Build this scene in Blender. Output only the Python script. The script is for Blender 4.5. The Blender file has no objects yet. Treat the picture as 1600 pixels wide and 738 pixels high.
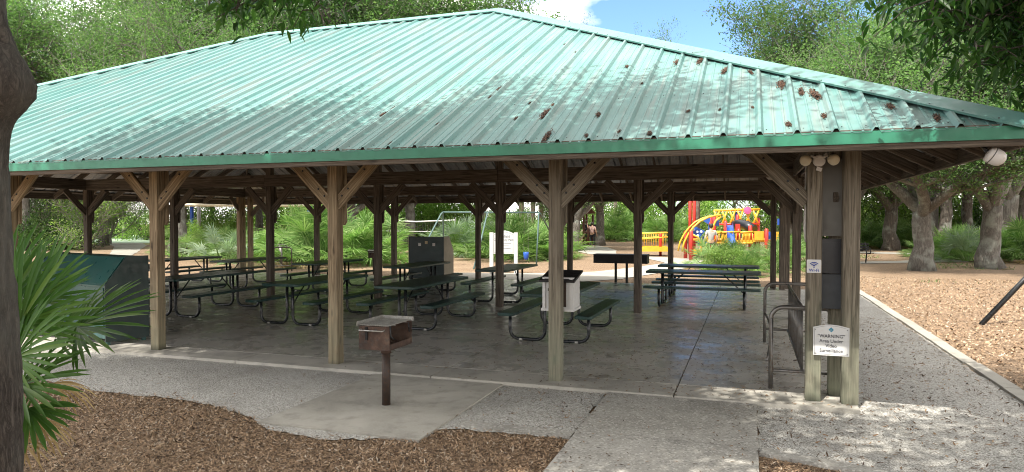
import bpy, math, random
import numpy as np
from mathutils import Vector, Matrix
R = math.radians
SC = bpy.context.scene
COL = SC.collection

# ------------------------------------------------------------------ camera, sky, sun, exposure
YAW = R(18.879); CAMH = 1.9; FPX = 1082.0
cam = bpy.data.cameras.new('camera'); cam_o = bpy.data.objects.new('camera', cam); COL.objects.link(cam_o)
cam.sensor_width = 36.0; cam.lens = 36.0 * FPX / 1600.0; cam.clip_start = 0.05; cam.clip_end = 900
cam_o.location = (0, 0, CAMH); cam_o.rotation_euler = (R(90 - 1.27), 0, YAW)
SC.camera = cam_o

SUN_EL = R(57); SUN_AZ = R(197.5)            # azimuth clockwise from +Y
world = bpy.data.worlds.new('World'); SC.world = world; world.use_nodes = True
wt = world.node_tree; wt.nodes.clear()
def wn(t, **k):
    n = wt.nodes.new(t)
    for a, b in k.items(): setattr(n, a, b)
    return n
wo = wn('ShaderNodeOutputWorld'); wb = wn('ShaderNodeBackground'); sky = wn('ShaderNodeTexSky')
sky.sky_type = 'NISHITA'; sky.sun_disc = False; sky.sun_elevation = SUN_EL; sky.sun_rotation = SUN_AZ
sky.air_density = 1.0; sky.dust_density = 0.2; sky.ozone_density = 4.0
wb.inputs[1].default_value = 0.15
tc = wn('ShaderNodeTexCoord'); mp = wn('ShaderNodeMapping'); mp.inputs['Scale'].default_value = (1.0, 1.0, 2.2)
mp.inputs['Location'].default_value = (0.35, 0.1, 0.0)
nz = wn('ShaderNodeTexNoise'); nz.inputs['Scale'].default_value = 2.6; nz.inputs['Detail'].default_value = 7; nz.inputs['Roughness'].default_value = 0.55
rp = wn('ShaderNodeValToRGB'); rp.color_ramp.elements[0].position = 0.54; rp.color_ramp.elements[1].position = 0.70
mxw = wn('ShaderNodeMixRGB'); mxw.inputs[2].default_value = (9.6, 9.1, 8.4, 1)
wt.links.new(tc.outputs['Generated'], mp.inputs[0]); wt.links.new(mp.outputs[0], nz.inputs['Vector'])
dt = wn('ShaderNodeVectorMath', operation='DOT_PRODUCT'); wt.links.new(tc.outputs['Generated'], dt.inputs[0]); dt.inputs[1].default_value = (-0.115, 0.935, 0.335)
gm = wn('ShaderNodeMapRange'); gm.inputs[1].default_value = 0.995; gm.inputs[2].default_value = 0.93; gm.inputs[3].default_value = 0.0; gm.inputs[4].default_value = 0.19; wt.links.new(dt.outputs['Value'], gm.inputs[0])
am = wn('ShaderNodeMath', operation='ADD'); wt.links.new(gm.outputs[0], am.inputs[0]); wt.links.new(nz.outputs[0], am.inputs[1])
wt.links.new(am.outputs[0], rp.inputs[0]); wt.links.new(rp.outputs[0], mxw.inputs[0]); tint = wn('ShaderNodeMixRGB', blend_type='MULTIPLY'); tint.inputs[0].default_value = 1.0; tint.inputs[2].default_value = (0.72, 0.80, 1.0, 1); wt.links.new(sky.outputs[0], tint.inputs[1]); wt.links.new(tint.outputs[0], mxw.inputs[1])
wt.links.new(mxw.outputs[0], wb.inputs[0]); wt.links.new(wb.outputs[0], wo.inputs[0])

sun = bpy.data.lights.new('sun', 'SUN'); sun_o = bpy.data.objects.new('sun', sun); COL.objects.link(sun_o)
sun.energy = 4.2; sun.angle = R(0.53); sun.color = (1.0, 0.95, 0.86)
sdir = Vector((math.cos(SUN_EL) * math.sin(SUN_AZ), math.cos(SUN_EL) * math.cos(SUN_AZ), math.sin(SUN_EL)))
sun_o.rotation_euler = sdir.to_track_quat('Z', 'Y').to_euler(); sun_o.location = (0, 0, 60)

SC.view_settings.view_transform = 'Standard'; SC.view_settings.look = 'None'
SC.view_settings.gamma = 1.0; SC.view_settings.use_curve_mapping = False
SC.view_settings.exposure = 1.12
SC.cycles.max_bounces = 7; SC.cycles.diffuse_bounces = 4; SC.cycles.glossy_bounces = 3
SC.cycles.transmission_bounces = 4; SC.cycles.transparent_max_bounces = 4
SC.cycles.use_denoising = True; SC.cycles.filter_width = 1.0
SC.cycles.caustics_reflective = False; SC.cycles.caustics_refractive = False

CS, SN = math.cos(YAW), math.sin(YAW)
def W(px, Z, z=0.0):
    """world point at photo column px and depth Z in front of the view point"""
    l = (px - 800) / FPX * Z
    return Vector((l * CS - Z * SN, l * SN + Z * CS, z))

# ------------------------------------------------------------------ object helpers
def tag(o, label=None, cat=None, group=None, kind=None):
    if label: o['label'] = label
    if cat: o['category'] = cat
    if group: o['group'] = group
    if kind: o['kind'] = kind
    return o
def empty(name, loc=(0, 0, 0), rz=0.0):
    o = bpy.data.objects.new(name, None); COL.objects.link(o)
    o.location = loc; o.rotation_euler = (0, 0, rz); o.empty_display_size = 0.2
    return o
def copy_tree(o, parent=None):
    c = o.copy(); COL.objects.link(c); c.parent = parent
    for ch in list(o.children): copy_tree(ch, c)
    return c

class MB:
    def __init__(s): s.v = []; s.f = []; s.m = []; s.cm = 0
    def add(s, vs, fs):
        b = len(s.v); s.v.extend([tuple(p) for p in vs])
        for f in fs: s.f.append([b + i for i in f]); s.m.append(s.cm)
        return s
    def box(s, c, d, rz=0.0, rx=0.0, ry=0.0, ch=0.0):
        hx, hy, hz = d[0] / 2, d[1] / 2, d[2] / 2
        M = Matrix.Rotation(rz, 3, 'Z') @ Matrix.Rotation(ry, 3, 'Y') @ Matrix.Rotation(rx, 3, 'X')
        C = Vector(c)
        if ch > 0:
            k = ch
            sec = [(-hx + k, -hy), (hx - k, -hy), (hx, -hy + k), (hx, hy - k), (hx - k, hy), (-hx + k, hy), (-hx, hy - k), (-hx, -hy + k)]
            vs = [C + M @ Vector((x, y, z)) for z in (-hz, hz) for x, y in sec]
            fs = [[i, (i + 1) % 8, 8 + (i + 1) % 8, 8 + i] for i in range(8)] + [list(range(7, -1, -1)), list(range(8, 16))]
            return s.add(vs, fs)
        vs = [C + M @ Vector((x * hx, y * hy, z * hz)) for z in (-1, 1) for x, y in ((-1, -1), (1, -1), (1, 1), (-1, 1))]
        return s.add(vs, [[3, 2, 1, 0], [4, 5, 6, 7], [0, 1, 5, 4], [1, 2, 6, 5], [2, 3, 7, 6], [3, 0, 4, 7]])
    def tube(s, pts, r, n=8, caps=True):
        P = [Vector(p) for p in pts]; k = len(P)
        rr = r if hasattr(r, '__len__') else [r] * k
        T = []
        for i in range(k):
            t = (P[min(i + 1, k - 1)] - P[max(i - 1, 0)])
            T.append(t.normalized() if t.length > 1e-9 else Vector((0, 0, 1)))
        ref = Vector((0, 0, 1)) if abs(T[0].z) < 0.9 else Vector((1, 0, 0))
        u = T[0].cross(ref).normalized()
        vs = []
        for i in range(k):
            u = (u - T[i] * u.dot(T[i]))
            u = u.normalized() if u.length > 1e-6 else T[i].orthogonal().normalized()
            w = T[i].cross(u)
            for j in range(n):
                a = 2 * math.pi * j / n
                vs.append(P[i] + (u * math.cos(a) + w * math.sin(a)) * rr[i])
        fs = [[i * n + j, i * n + (j + 1) % n, (i + 1) * n + (j + 1) % n, (i + 1) * n + j] for i in range(k - 1) for j in range(n)]
        if caps: fs += [list(range(n - 1, -1, -1)), [(k - 1) * n + j for j in range(n)]]
        return s.add(vs, fs)
    def prism(s, poly, a, b, axis='z'):
        n = len(poly)
        def P(p, t):
            if axis == 'z': return (p[0], p[1], t)
            if axis == 'y': return (p[0], t, p[1])
            return (t, p[0], p[1])
        vs = [P(p, a) for p in poly] + [P(p, b) for p in poly]
        fs = [[i, (i + 1) % n, n + (i + 1) % n, n + i] for i in range(n)] + [list(range(n - 1, -1, -1)), list(range(n, 2 * n))]
        return s.add(vs, fs)
    def lathe(s, prof, c=(0, 0, 0), n=16, axis=(0, 0, 1)):
        q = Vector(axis).to_track_quat('Z', 'Y'); C = Vector(c); k = len(prof)
        vs = [C + q @ Vector((r * math.cos(2 * math.pi * j / n), r * math.sin(2 * math.pi * j / n), z)) for r, z in prof for j in range(n)]
        fs = [[i * n + j, i * n + (j + 1) % n, (i + 1) * n + (j + 1) % n, (i + 1) * n + j] for i in range(k - 1) for j in range(n)]
        fs += [list(range(n - 1, -1, -1)), [(k - 1) * n + j for j in range(n)]]
        return s.add(vs, fs)
    def mesh(s, name, mats, smooth=False):
        me = bpy.data.meshes.new(name); me.from_pydata(s.v, [], s.f)
        for m in (mats if isinstance(mats, (list, tuple)) else [mats]): me.materials.append(m)
        me.polygons.foreach_set('material_index', s.m)
        if smooth:
            me.polygons.foreach_set('use_smooth', [len(f) <= 4 for f in s.f])
        me.update(); return me
    def build(s, name, mats, parent=None, smooth=False, loc=None):
        o = bpy.data.objects.new(name, s.mesh(name, mats, smooth)); COL.objects.link(o)
        if parent: o.parent = parent
        if loc: o.location = loc
        return o

def arr_mesh(name, V, nper, mat, F=None):
    """fast mesh from numpy: V (N*nper,3), every nper consecutive verts a face (or F face pattern per island)"""
    me = bpy.data.meshes.new(name)
    V = np.asarray(V, dtype=np.float32)
    me.vertices.add(len(V)); me.vertices.foreach_set('co', V.ravel())
    F = np.asarray(F, dtype=np.int32)
    nf, k = F.shape
    me.loops.add(nf * k); me.loops.foreach_set('vertex_index', F.ravel())
    me.polygons.add(nf); me.polygons.foreach_set('loop_start', np.arange(0, nf * k, k, dtype=np.int32))
    me.polygons.foreach_set('loop_total', np.full(nf, k, dtype=np.int32))
    me.materials.append(mat); me.update(calc_edges=True); me.validate()
    return me
def mesh_obj(name, me, parent=None, loc=None):
    o = bpy.data.objects.new(name, me); COL.objects.link(o)
    if parent: o.parent = parent
    if loc is not None: o.location = loc
    return o

# ------------------------------------------------------------------ materials
class NT:
    def __init__(s, name):
        s.m = bpy.data.materials.new(name); s.m.use_nodes = True; s.t = s.m.node_tree
        s.b = s.t.nodes['Principled BSDF']; s.o = s.t.nodes['Material Output']
    def n(s, t, **k):
        x = s.t.nodes.new(t)
        for a, b in k.items():
            if a[0] == '_': x.inputs[a[1:].replace('_', ' ')].default_value = b
            else: setattr(x, a, b)
        return x
    def l(s, a, b): s.t.links.new(a, b)
    def coord(s, kind='Object', scale=(1, 1, 1), rnd=False, rot=(0, 0, 0)):
        c = s.n('ShaderNodeTexCoord'); m = s.n('ShaderNodeMapping'); m.inputs['Scale'].default_value = scale
        m.inputs['Rotation'].default_value = rot
        src = c.outputs[kind] if kind != 'World' else s.n('ShaderNodeNewGeometry').outputs['Position']
        if rnd:
            oi = s.n('ShaderNodeObjectInfo'); mu = s.n('ShaderNodeVectorMath', operation='SCALE'); cb = s.n('ShaderNodeCombineXYZ')
            mm = s.n('ShaderNodeMath', operation='MULTIPLY'); mm.inputs[1].default_value = 37.0
            s.l(oi.outputs['Random'], mm.inputs[0])
            for i in range(3): s.l(mm.outputs[0], cb.inputs[i])
            ad = s.n('ShaderNodeVectorMath', operation='ADD'); s.l(src, ad.inputs[0]); s.l(cb.outputs[0], ad.inputs[1]); src = ad.outputs[0]
        s.l(src, m.inputs[0]); return m.outputs[0]
    def noise(s, vec, scale, detail=4, rough=0.55, dist=0.0):
        x = s.n('ShaderNodeTexNoise'); x.inputs['Scale'].default_value = scale; x.inputs['Detail'].default_value = detail
        x.inputs['Roughness'].default_value = rough; x.inputs['Distortion'].default_value = dist
        s.l(vec, x.inputs['Vector']); return x.outputs[0]
    def vor(s, vec, scale, out='Distance', feature='F1', rand=1.0):
        x = s.n('ShaderNodeTexVoronoi', feature=feature); x.inputs['Scale'].default_value = scale
        x.inputs['Randomness'].default_value = rand
        s.l(vec, x.inputs['Vector']); return x.outputs[out]
    def ramp(s, fac, stops, interp='LINEAR'):
        x = s.n('ShaderNodeValToRGB'); cr = x.color_ramp; cr.interpolation = interp
        while len(cr.elements) < len(stops): cr.elements.new(0.5)
        for e, (p, c) in zip(cr.elements, stops):
            e.position = p; e.color = (*c, 1) if len(c) == 3 else c
        s.l(fac, x.inputs[0]); return x.outputs[0]
    def val(s, fac, a, b, pa=0.0, pb=1.0): return s.ramp(fac, [(pa, (a,) * 3), (pb, (b,) * 3)])
    def mix(s, fac, a, b, mode='MIX'):
        x = s.n('ShaderNodeMixRGB', blend_type=mode)
        for i, q in ((0, fac), (1, a), (2, b)):
            if hasattr(q, 'node'): s.l(q, x.inputs[i])
            elif isinstance(q, (int, float)): x.inputs[i].default_value = q
            else: x.inputs[i].default_value = (*q, 1) if len(q) == 3 else q
        return x.outputs[0]
    def color(s, c):
        if hasattr(c, 'node'): s.l(c, s.b.inputs['Base Color'])
        else: s.b.inputs['Base Color'].default_value = (*c, 1)
        return s
    def rough(s, r):
        if hasattr(r, 'node'): s.l(r, s.b.inputs['Roughness'])
        else: s.b.inputs['Roughness'].default_value = r
        return s
    def bump(s, h, strength=0.3, dist=0.01):
        x = s.n('ShaderNodeBump'); x.inputs['Strength'].default_value = strength; x.inputs['Distance'].default_value = dist
        s.l(h, x.inputs['Height']); s.l(x.outputs[0], s.b.inputs['Normal']); return s

def m_paint(name, col, rough=0.4, metal=0.0, var=0.25, scale=6.0, dirt=None, bump=0.05):
    t = NT(name); c = t.coord('Object', rnd=True)
    n1 = t.noise(c, scale, 5); n2 = t.noise(c, scale * 6, 3)
    base = t.mix(t.val(n1, 0, 1, 0.35, 0.7), tuple(x * (1 - var) for x in col), tuple(min(1, x * (1 + var * 0.5)) for x in col))
    if dirt: base = t.mix(t.val(n2, 0, 0.7, 0.52, 0.75), base, dirt)
    t.color(base).rough(t.val(n2, rough * 0.8, min(1, rough * 1.3), 0.3, 0.7)); t.b.inputs['Metallic'].default_value = metal
    t.bump(n2, bump, 0.004); return t.m

def m_wood(name, dark, mid, light, green=0.0):
    t = NT(name)
    c1 = t.coord('Object', (26, 26, 0.9), rnd=True); c2 = t.coord('Object', (1, 1, 1), rnd=True); c3 = t.coord('Object', (9, 9, 0.35), rnd=True)
    g = t.noise(c1, 1.6, 6, 0.62, 1.2); big = t.noise(c3, 1.0, 3, 0.5, 2.0); st = t.noise(c2, 3.0, 5)
    base = t.ramp(g, [(0.36, dark), (0.47, mid), (0.62, light)])
    base = t.mix(t.val(big, 0.0, 0.55, 0.42, 0.7), base, tuple(x * 0.55 for x in mid))
    kn = t.vor(t.coord('Object', (5, 5, 1.6), rnd=True), 1.0, 'Distance')
    base = t.mix(t.val(kn, 0.85, 0.0, 0.07, 0.14), base, tuple(x * 0.35 for x in dark))
    base = t.mix(t.val(st, 0.0, 0.5, 0.5, 0.75), base, tuple(x * 0.6 for x in light))
    if green:
        pz = t.n('ShaderNodeSeparateXYZ'); gg = t.n('ShaderNodeNewGeometry'); t.l(gg.outputs['Position'], pz.inputs[0])
        mr = t.n('ShaderNodeMapRange'); mr.inputs[1].default_value = 0.1; mr.inputs[2].default_value = 1.3; mr.inputs[3].default_value = green; mr.inputs[4].default_value = 0.0
        t.l(pz.outputs[2], mr.inputs[0]); mm = t.n('ShaderNodeMath', operation='MULTIPLY'); t.l(mr.outputs[0], mm.inputs[0]); t.l(t.val(st, 0.35, 1.0, 0.3, 0.6), mm.inputs[1])
        base = t.mix(mm.outputs[0], base, (0.27, 0.30, 0.21))
        mr2 = t.n('ShaderNodeMapRange'); mr2.inputs[1].default_value = 0.05; mr2.inputs[2].default_value = 0.14; mr2.inputs[3].default_value = 0.75; mr2.inputs[4].default_value = 0.0
        t.l(pz.outputs[2], mr2.inputs[0]); mm2 = t.n('ShaderNodeMath', operation='MULTIPLY'); t.l(mr2.outputs[0], mm2.inputs[0]); t.l(t.val(st, 0.1, 1.0, 0.4, 0.55), mm2.inputs[1])
        base = t.mix(mm2.outputs[0], base, (0.03, 0.035, 0.025))
    t.color(base).rough(0.85).bump(g, 0.9, 0.008); return t.m

def m_leaf(name, a, b, c, scale=0.8, trans=0.45, rough=0.5):
    t = NT(name); co = t.coord('Object', rnd=True)
    gi = t.n('ShaderNodeNewGeometry'); oi = t.n('ShaderNodeObjectInfo')
    n = t.noise(co, scale, 3)
    base = t.mix(t.val(n, 0, 1, 0.35, 0.65), a, b)
    base = t.mix(t.val(gi.outputs['Random Per Island'], 0, 1, 0.45, 1.0), base, c)
    hs = t.n('ShaderNodeHueSaturation'); mr = t.n('ShaderNodeMapRange'); mr.inputs[3].default_value = 0.72; mr.inputs[4].default_value = 1.25
    t.l(oi.outputs['Random'], mr.inputs[0]); t.l(mr.outputs[0], hs.inputs['Value']); t.l(base, hs.inputs['Color'])
    t.color(hs.outputs[0]).rough(rough); t.b.inputs['Specular IOR Level'].default_value = 0.18
    tr = t.n('ShaderNodeBsdfTranslucent'); mc = t.mix(1.0, hs.outputs[0], (1.45, 1.85, 1.0), 'MULTIPLY'); t.l(mc, tr.inputs[0])
    ms = t.n('ShaderNodeMixShader'); ms.inputs[0].default_value = trans
    t.l(t.b.outputs[0], ms.inputs[1]); t.l(tr.outputs[0], ms.inputs[2]); t.l(ms.outputs[0], t.o.inputs[0]); return t.m

def m_bark(name, dark, light, scale=1.0, lichen=(0.33, 0.35, 0.30), bd=None):
    t = NT(name); c = t.coord('Object', (7 * scale, 7 * scale, 2.0 * scale), rnd=True); c2 = t.coord('Object', rnd=True)
    cz = t.coord('Object', (9 * scale, 9 * scale, 1.3 * scale), rnd=True)
    v = t.noise(cz, 1.0, 8, 0.72, 1.4); n = t.noise(c, 3.0, 6, 0.65, 0.6); p = t.noise(c2, 2.2, 4)
    rg = t.n('ShaderNodeMath', operation='SUBTRACT'); rg.inputs[1].default_value = 0.5; t.l(v, rg.inputs[0]); ab = t.n('ShaderNodeMath', operation='ABSOLUTE'); t.l(rg.outputs[0], ab.inputs[0])
    ml = t.n('ShaderNodeMath', operation='MULTIPLY'); ml.inputs[1].default_value = 5.0; ml.use_clamp = True; t.l(ab.outputs[0], ml.inputs[0])
    h = t.mix(0.35, ml.outputs[0], n); base = t.ramp(h, [(0.08, dark), (0.55, light)])
    base = t.mix(t.val(p, 0, 0.55, 0.5, 0.66), base, lichen)
    t.color(base).rough(0.95).bump(h, 1.0, bd or 0.03 / scale); return t.m

# timber: grain runs along local Z
WOOD = m_wood('weathered_timber', (0.038, 0.030, 0.023), (0.098, 0.078, 0.060), (0.185, 0.152, 0.118))
WOOD_TAN = m_wood('tan_post_timber', (0.085, 0.058, 0.032), (0.225, 0.165, 0.098), (0.37, 0.29, 0.185), 0.35)
WOOD_GREY = m_wood('grey_post_timber', (0.06, 0.048, 0.034), (0.155, 0.13, 0.095), (0.27, 0.235, 0.18), 0.6)

def m_roof():
    t = NT('turquoise_roof_metal'); c = t.coord('Object', (1, 1, 1))
    streak = t.noise(t.coord('Object', (16, 0.9, 0.9)), 1.0, 5, 0.6, 0.3); blot = t.noise(c, 0.55, 5, 0.6); fine = t.noise(c, 30, 4, 0.7)
    base = t.mix(t.val(blot, 0, 1, 0.38, 0.64), (0.082, 0.212, 0.196), (0.128, 0.258, 0.245))
    base = t.mix(t.val(streak, 0, 0.85, 0.46, 0.68), base, (0.205, 0.25, 0.235))
    base = t.mix(t.val(t.noise(t.coord('Object', (3.3, 0.05, 0.05)), 1.0, 2, 0.5), 0, 0.35, 0.35, 0.7), base, (0.10, 0.215, 0.21))
    base = t.mix(t.val(t.noise(t.coord('Object', (22, 1.6, 1.6)), 1.7, 5, 0.65), 0, 0.35, 0.55, 0.75), base, (0.085, 0.16, 0.125))
    base = t.mix(t.val(fine, 0, 0.5, 0.62, 0.75), base, (0.20, 0.25, 0.20))
    t.color(base).rough(t.val(streak, 0.45, 0.65, 0.3, 0.7)); t.bump(fine, 0.06, 0.003)
    t.b.inputs['Specular IOR Level'].default_value = 0.35; return t.m
ROOF = m_roof()
ROOF_CAP = m_paint('turquoise_cap_metal', (0.11, 0.265, 0.24), 0.5, var=0.2, scale=2.0, dirt=(0.16, 0.30, 0.25))
FASCIA = m_paint('green_fascia_metal', (0.03, 0.215, 0.13), 0.42, var=0.22, scale=2.5, dirt=(0.03, 0.15, 0.10))
UNDER = m_paint('galvanised_underside', (0.30, 0.31, 0.325), 0.45, 0.3, var=0.3, scale=3)

def m_concrete(name, a, b, c, rough0=0.6, rough1=0.9, sc=1.0, agg=0.0, spec=0.5):
    t = NT(name); co = t.coord('World')
    big = t.noise(co, 0.55 * sc, 6, 0.6, 0.4); mid = t.noise(co, 3.2 * sc, 6, 0.6); fine = t.noise(co, 70, 3, 0.7)
    base = t.ramp(big, [(0.32, a), (0.5, b), (0.66, c)])
    base = t.mix(t.val(mid, 0.0, 0.55, 0.50, 0.72), base, tuple(x * 0.55 for x in a))
    base = t.mix(t.val(fine, 0.0, 0.5, 0.52, 0.75), base, tuple(min(1, x * 1.35) for x in c))
    if agg:
        v = t.vor(co, 62, 'Color'); sp = t.n('ShaderNodeSeparateColor'); t.l(v, sp.inputs[0])
        base = t.mix(t.val(sp.outputs[0], 0.0, agg, 0.72, 0.95), base, (0.62, 0.60, 0.55))
        base = t.mix(t.val(sp.outputs[1], 0.0, agg * 0.8, 0.75, 0.95), base, (0.10, 0.095, 0.085))
    t.color(base).rough(t.val(mid, rough1, rough0, 0.35, 0.65)); t.b.inputs['Specular IOR Level'].default_value = spec
    t.bump(fine, 0.25 if spec < 0.5 or rough0 > 0.5 else 0.1, 0.002); return t.m
SLAB = m_concrete('sealed_slab_concrete', (0.33, 0.31, 0.275), (0.43, 0.405, 0.36), (0.52, 0.49, 0.44), 0.18, 0.40, 0.8, spec=0.5)
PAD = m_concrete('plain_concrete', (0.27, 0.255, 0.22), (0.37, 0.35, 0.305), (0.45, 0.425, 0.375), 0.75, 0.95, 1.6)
WALK = m_concrete('exposed_aggregate_concrete', (0.27, 0.255, 0.225), (0.33, 0.315, 0.28), (0.38, 0.36, 0.32), 0.75, 0.95, 1.3, agg=0.55)
JOINT = m_paint('joint_dirt', (0.05, 0.043, 0.035), 0.95)

def m_gravel():
    t = NT('shell_gravel'); co = t.coord('World')
    v = t.vor(co, 92, 'Color'); d = t.vor(co, 92, 'Distance'); v2 = t.vor(co, 48, 'Color'); d2 = t.vor(co, 48, 'Distance')
    sp = t.n('ShaderNodeSeparateColor'); t.l(v, sp.inputs[0]); sp2 = t.n('ShaderNodeSeparateColor'); t.l(v2, sp2.inputs[0])
    base = t.ramp(sp.outputs[0], [(0.0, (0.20, 0.19, 0.165)), (0.3, (0.44, 0.425, 0.385)), (0.8, (0.62, 0.605, 0.56)), (1.0, (0.76, 0.75, 0.71))])
    base = t.mix(t.val(sp2.outputs[1], 0, 0.7, 0.8, 0.95), base, (0.66, 0.64, 0.59))
    big = t.noise(co, 0.9, 5, 0.6); base = t.mix(t.val(big, 0, 0.6, 0.48, 0.72), base, (0.27, 0.25, 0.22))
    base = t.mix(t.val(d, 0.0, 0.7, 0.38, 0.78), base, (0.13, 0.12, 0.10))
    t.color(base).rough(0.92)
    h = t.mix(0.5, d, d2); t.bump(h, -0.9 if False else 0.9, 0.012)
    for n in t.t.nodes:
        if n.type == 'BUMP': n.invert = True
    return t.m
GRAVEL = m_gravel()

def m_mulch(name, cols, sc=1.0):
    t = NT(name); co = t.coord('World'); wv = t.noise(co, 9, 3)
    m1 = t.mix(0.06, co, t.n('ShaderNodeTexNoise').outputs['Color'], 'ADD')
    c1 = t.vor(t.coord('World', (22 * sc, 60 * sc, 20 * sc), rot=(0, 0, 0.6)), 1.0, 'Color'); c2 = t.vor(t.coord('World', (58 * sc, 20 * sc, 20 * sc), rot=(0, 0, 0.35)), 1.0, 'Color')
    a = t.n('ShaderNodeSeparateColor'); t.l(c1, a.inputs[0]); b = t.n('ShaderNodeSeparateColor'); t.l(c2, b.inputs[0])
    x1 = t.ramp(a.outputs[0], [(0.0, cols[0]), (0.35, cols[1]), (0.75, cols[2]), (1.0, cols[3])])
    x2 = t.ramp(b.outputs[1], [(0.0, cols[0]), (0.4, cols[1]), (0.8, cols[2]), (1.0, cols[3])])
    sel = t.n('ShaderNodeMath', operation='GREATER_THAN'); sel.inputs[1].default_value = 0.5; t.l(a.outputs[2], sel.inputs[0])
    base = t.mix(sel.outputs[0], x1, x2)
    big = t.noise(co, 0.35, 6, 0.62); base = t.mix(t.val(big, 0, 0.45, 0.45, 0.7), base, cols[1])
    sand = t.noise(co, 0.11, 5, 0.6); base = t.mix(t.val(sand, 0, 0.5, 0.52, 0.7), base, cols[4])
    t.color(base).rough(0.95); h = t.mix(0.5, a.outputs[0], b.outputs[1]); t.bump(h, 0.8, 0.02); return t.m
FARPATH = m_concrete('pale_far_path', (0.24, 0.225, 0.195), (0.30, 0.285, 0.25), (0.34, 0.32, 0.28), 0.8, 0.95, 0.8)
MULCH = m_mulch('pine_bark_mulch', [(0.06, 0.04, 0.026), (0.17, 0.11, 0.065), (0.30, 0.20, 0.12), (0.44, 0.32, 0.20), (0.40, 0.31, 0.21)], 1.6)
m_chip = lambda name, st: (lambda t: (t.color(t.ramp(t.n('ShaderNodeNewGeometry').outputs['Random Per Island'], st)).rough(0.85), t.m)[1])(NT(name))
CHIP = m_chip('wood_chip', [(0.0, (0.04, 0.028, 0.02)), (0.2, (0.14, 0.09, 0.054)), (0.55, (0.32, 0.21, 0.125)), (0.85, (0.46, 0.32, 0.20)), (1.0, (0.52, 0.45, 0.36))])
LITTER = m_chip('dry_leaf', [(0.0, (0.045, 0.028, 0.018)), (0.4, (0.12, 0.07, 0.035)), (0.8, (0.24, 0.14, 0.07)), (1.0, (0.36, 0.24, 0.13))])
RUSTLEAF = m_chip('rusty_leaf_debris', [(0.0, (0.022, 0.012, 0.008)), (0.5, (0.065, 0.032, 0.018)), (1.0, (0.14, 0.07, 0.038))])
GRASS = m_chip('grass_blade', [(0.0, (0.05, 0.10, 0.02)), (1.0, (0.13, 0.19, 0.05))])
PLASTIC_G = m_paint('green_coated_metal', (0.010, 0.044, 0.038), 0.32, var=0.3, scale=5, dirt=(0.05, 0.08, 0.07))
BLACKM = m_paint('black_tube_metal', (0.012, 0.014, 0.016), 0.28, 0.0, var=0.3, scale=4)
BLACKMAT = m_paint('black_grill_steel', (0.014, 0.013, 0.013), 0.6, 0.2, var=0.4, scale=4)
WHITE = m_paint('white_paint', (0.62, 0.62, 0.61), 0.45, var=0.06, scale=5, dirt=(0.55, 0.54, 0.48))
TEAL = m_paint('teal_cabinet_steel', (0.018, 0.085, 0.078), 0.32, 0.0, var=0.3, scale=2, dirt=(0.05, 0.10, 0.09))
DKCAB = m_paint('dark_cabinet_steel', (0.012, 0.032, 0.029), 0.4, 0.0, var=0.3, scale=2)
BEIGE = m_paint('beige_panel', (0.42, 0.37, 0.29), 0.6, var=0.15, scale=3)
GALV = m_paint('galvanised_pipe', (0.22, 0.21, 0.195), 0.38, 0.6, var=0.35, scale=5, dirt=(0.16, 0.09, 0.05))
GREYBOX = m_paint('grey_enclosure', (0.145, 0.14, 0.125), 0.5, 0.1, var=0.12, scale=2)
BLACKBOX = m_paint('black_enclosure', (0.012, 0.014, 0.02), 0.35, var=0.2)
SLATE = m_paint('slate_grey_enclosure', (0.05, 0.058, 0.068), 0.45, var=0.2)
CREAM = m_paint('cream_plastic', (0.66, 0.60, 0.46), 0.35, var=0.1)
PALE = m_paint('pale_plastic', (0.66, 0.63, 0.60), 0.4, var=0.08, scale=9)
RUST = None
def m_rust():
    t = NT('rusted_steel'); c = t.coord('Object'); n = t.noise(c, 7, 6, 0.65); n2 = t.noise(c, 26, 4, 0.6)
    base = t.ramp(n, [(0.3, (0.035, 0.024, 0.02)), (0.5, (0.085, 0.050, 0.037)), (0.68, (0.165, 0.11, 0.08))])
    base = t.mix(t.val(n2, 0, 0.7, 0.52, 0.66), base, (0.07, 0.065, 0.06)); t.color(base).rough(0.75).bump(n2, 0.3, 0.004)
    t.b.inputs['Metallic'].default_value = 0.25; return t.m
RUST = m_rust()
BROWNPOST = m_paint('brown_post_steel', (0.055, 0.038, 0.03), 0.55, 0.2, var=0.4, scale=8, dirt=(0.12, 0.06, 0.03))
STEEL = m_paint('bare_grate_steel', (0.42, 0.41, 0.38), 0.5, 0.6, var=0.3, scale=12, dirt=(0.14, 0.10, 0.07))
P_RED = m_paint('red_play_paint', (0.50, 0.035, 0.025), 0.35, var=0.12)
P_YEL = m_paint('yellow_play_paint', (0.66, 0.36, 0.03), 0.35, var=0.12)
P_BLU = m_paint('blue_play_plastic', (0.02, 0.085, 0.38), 0.3, var=0.12)
P_PNK = m_paint('pink_play_plastic', (0.65, 0.10, 0.28), 0.4, var=0.1)
P_BRN = m_paint('brown_play_paint', (0.16, 0.055, 0.035), 0.5, var=0.2)
P_TAN = m_paint('tan_play_plastic', (0.50, 0.40, 0.24), 0.5, var=0.15)
SAIL = m_paint('beige_shade_fabric', (0.70, 0.60, 0.46), 0.8, var=0.08, scale=1)
INK = m_paint('black_ink', (0.02, 0.02, 0.03), 0.6, var=0.0)
INK_BLUE = m_paint('blue_ink', (0.03, 0.06, 0.30), 0.5, var=0.0)
INK_TEAL = m_paint('teal_ink', (0.01, 0.22, 0.34), 0.5, var=0.0)
INK_GREY = m_paint('grey_ink', (0.22, 0.22, 0.24), 0.6, var=0.0)
COURT = m_paint('pale_green_court', (0.34, 0.44, 0.33), 0.8, var=0.1, scale=0.2)
BARK = m_bark('oak_bark', (0.062, 0.053, 0.044), (0.19, 0.172, 0.148))
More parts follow.
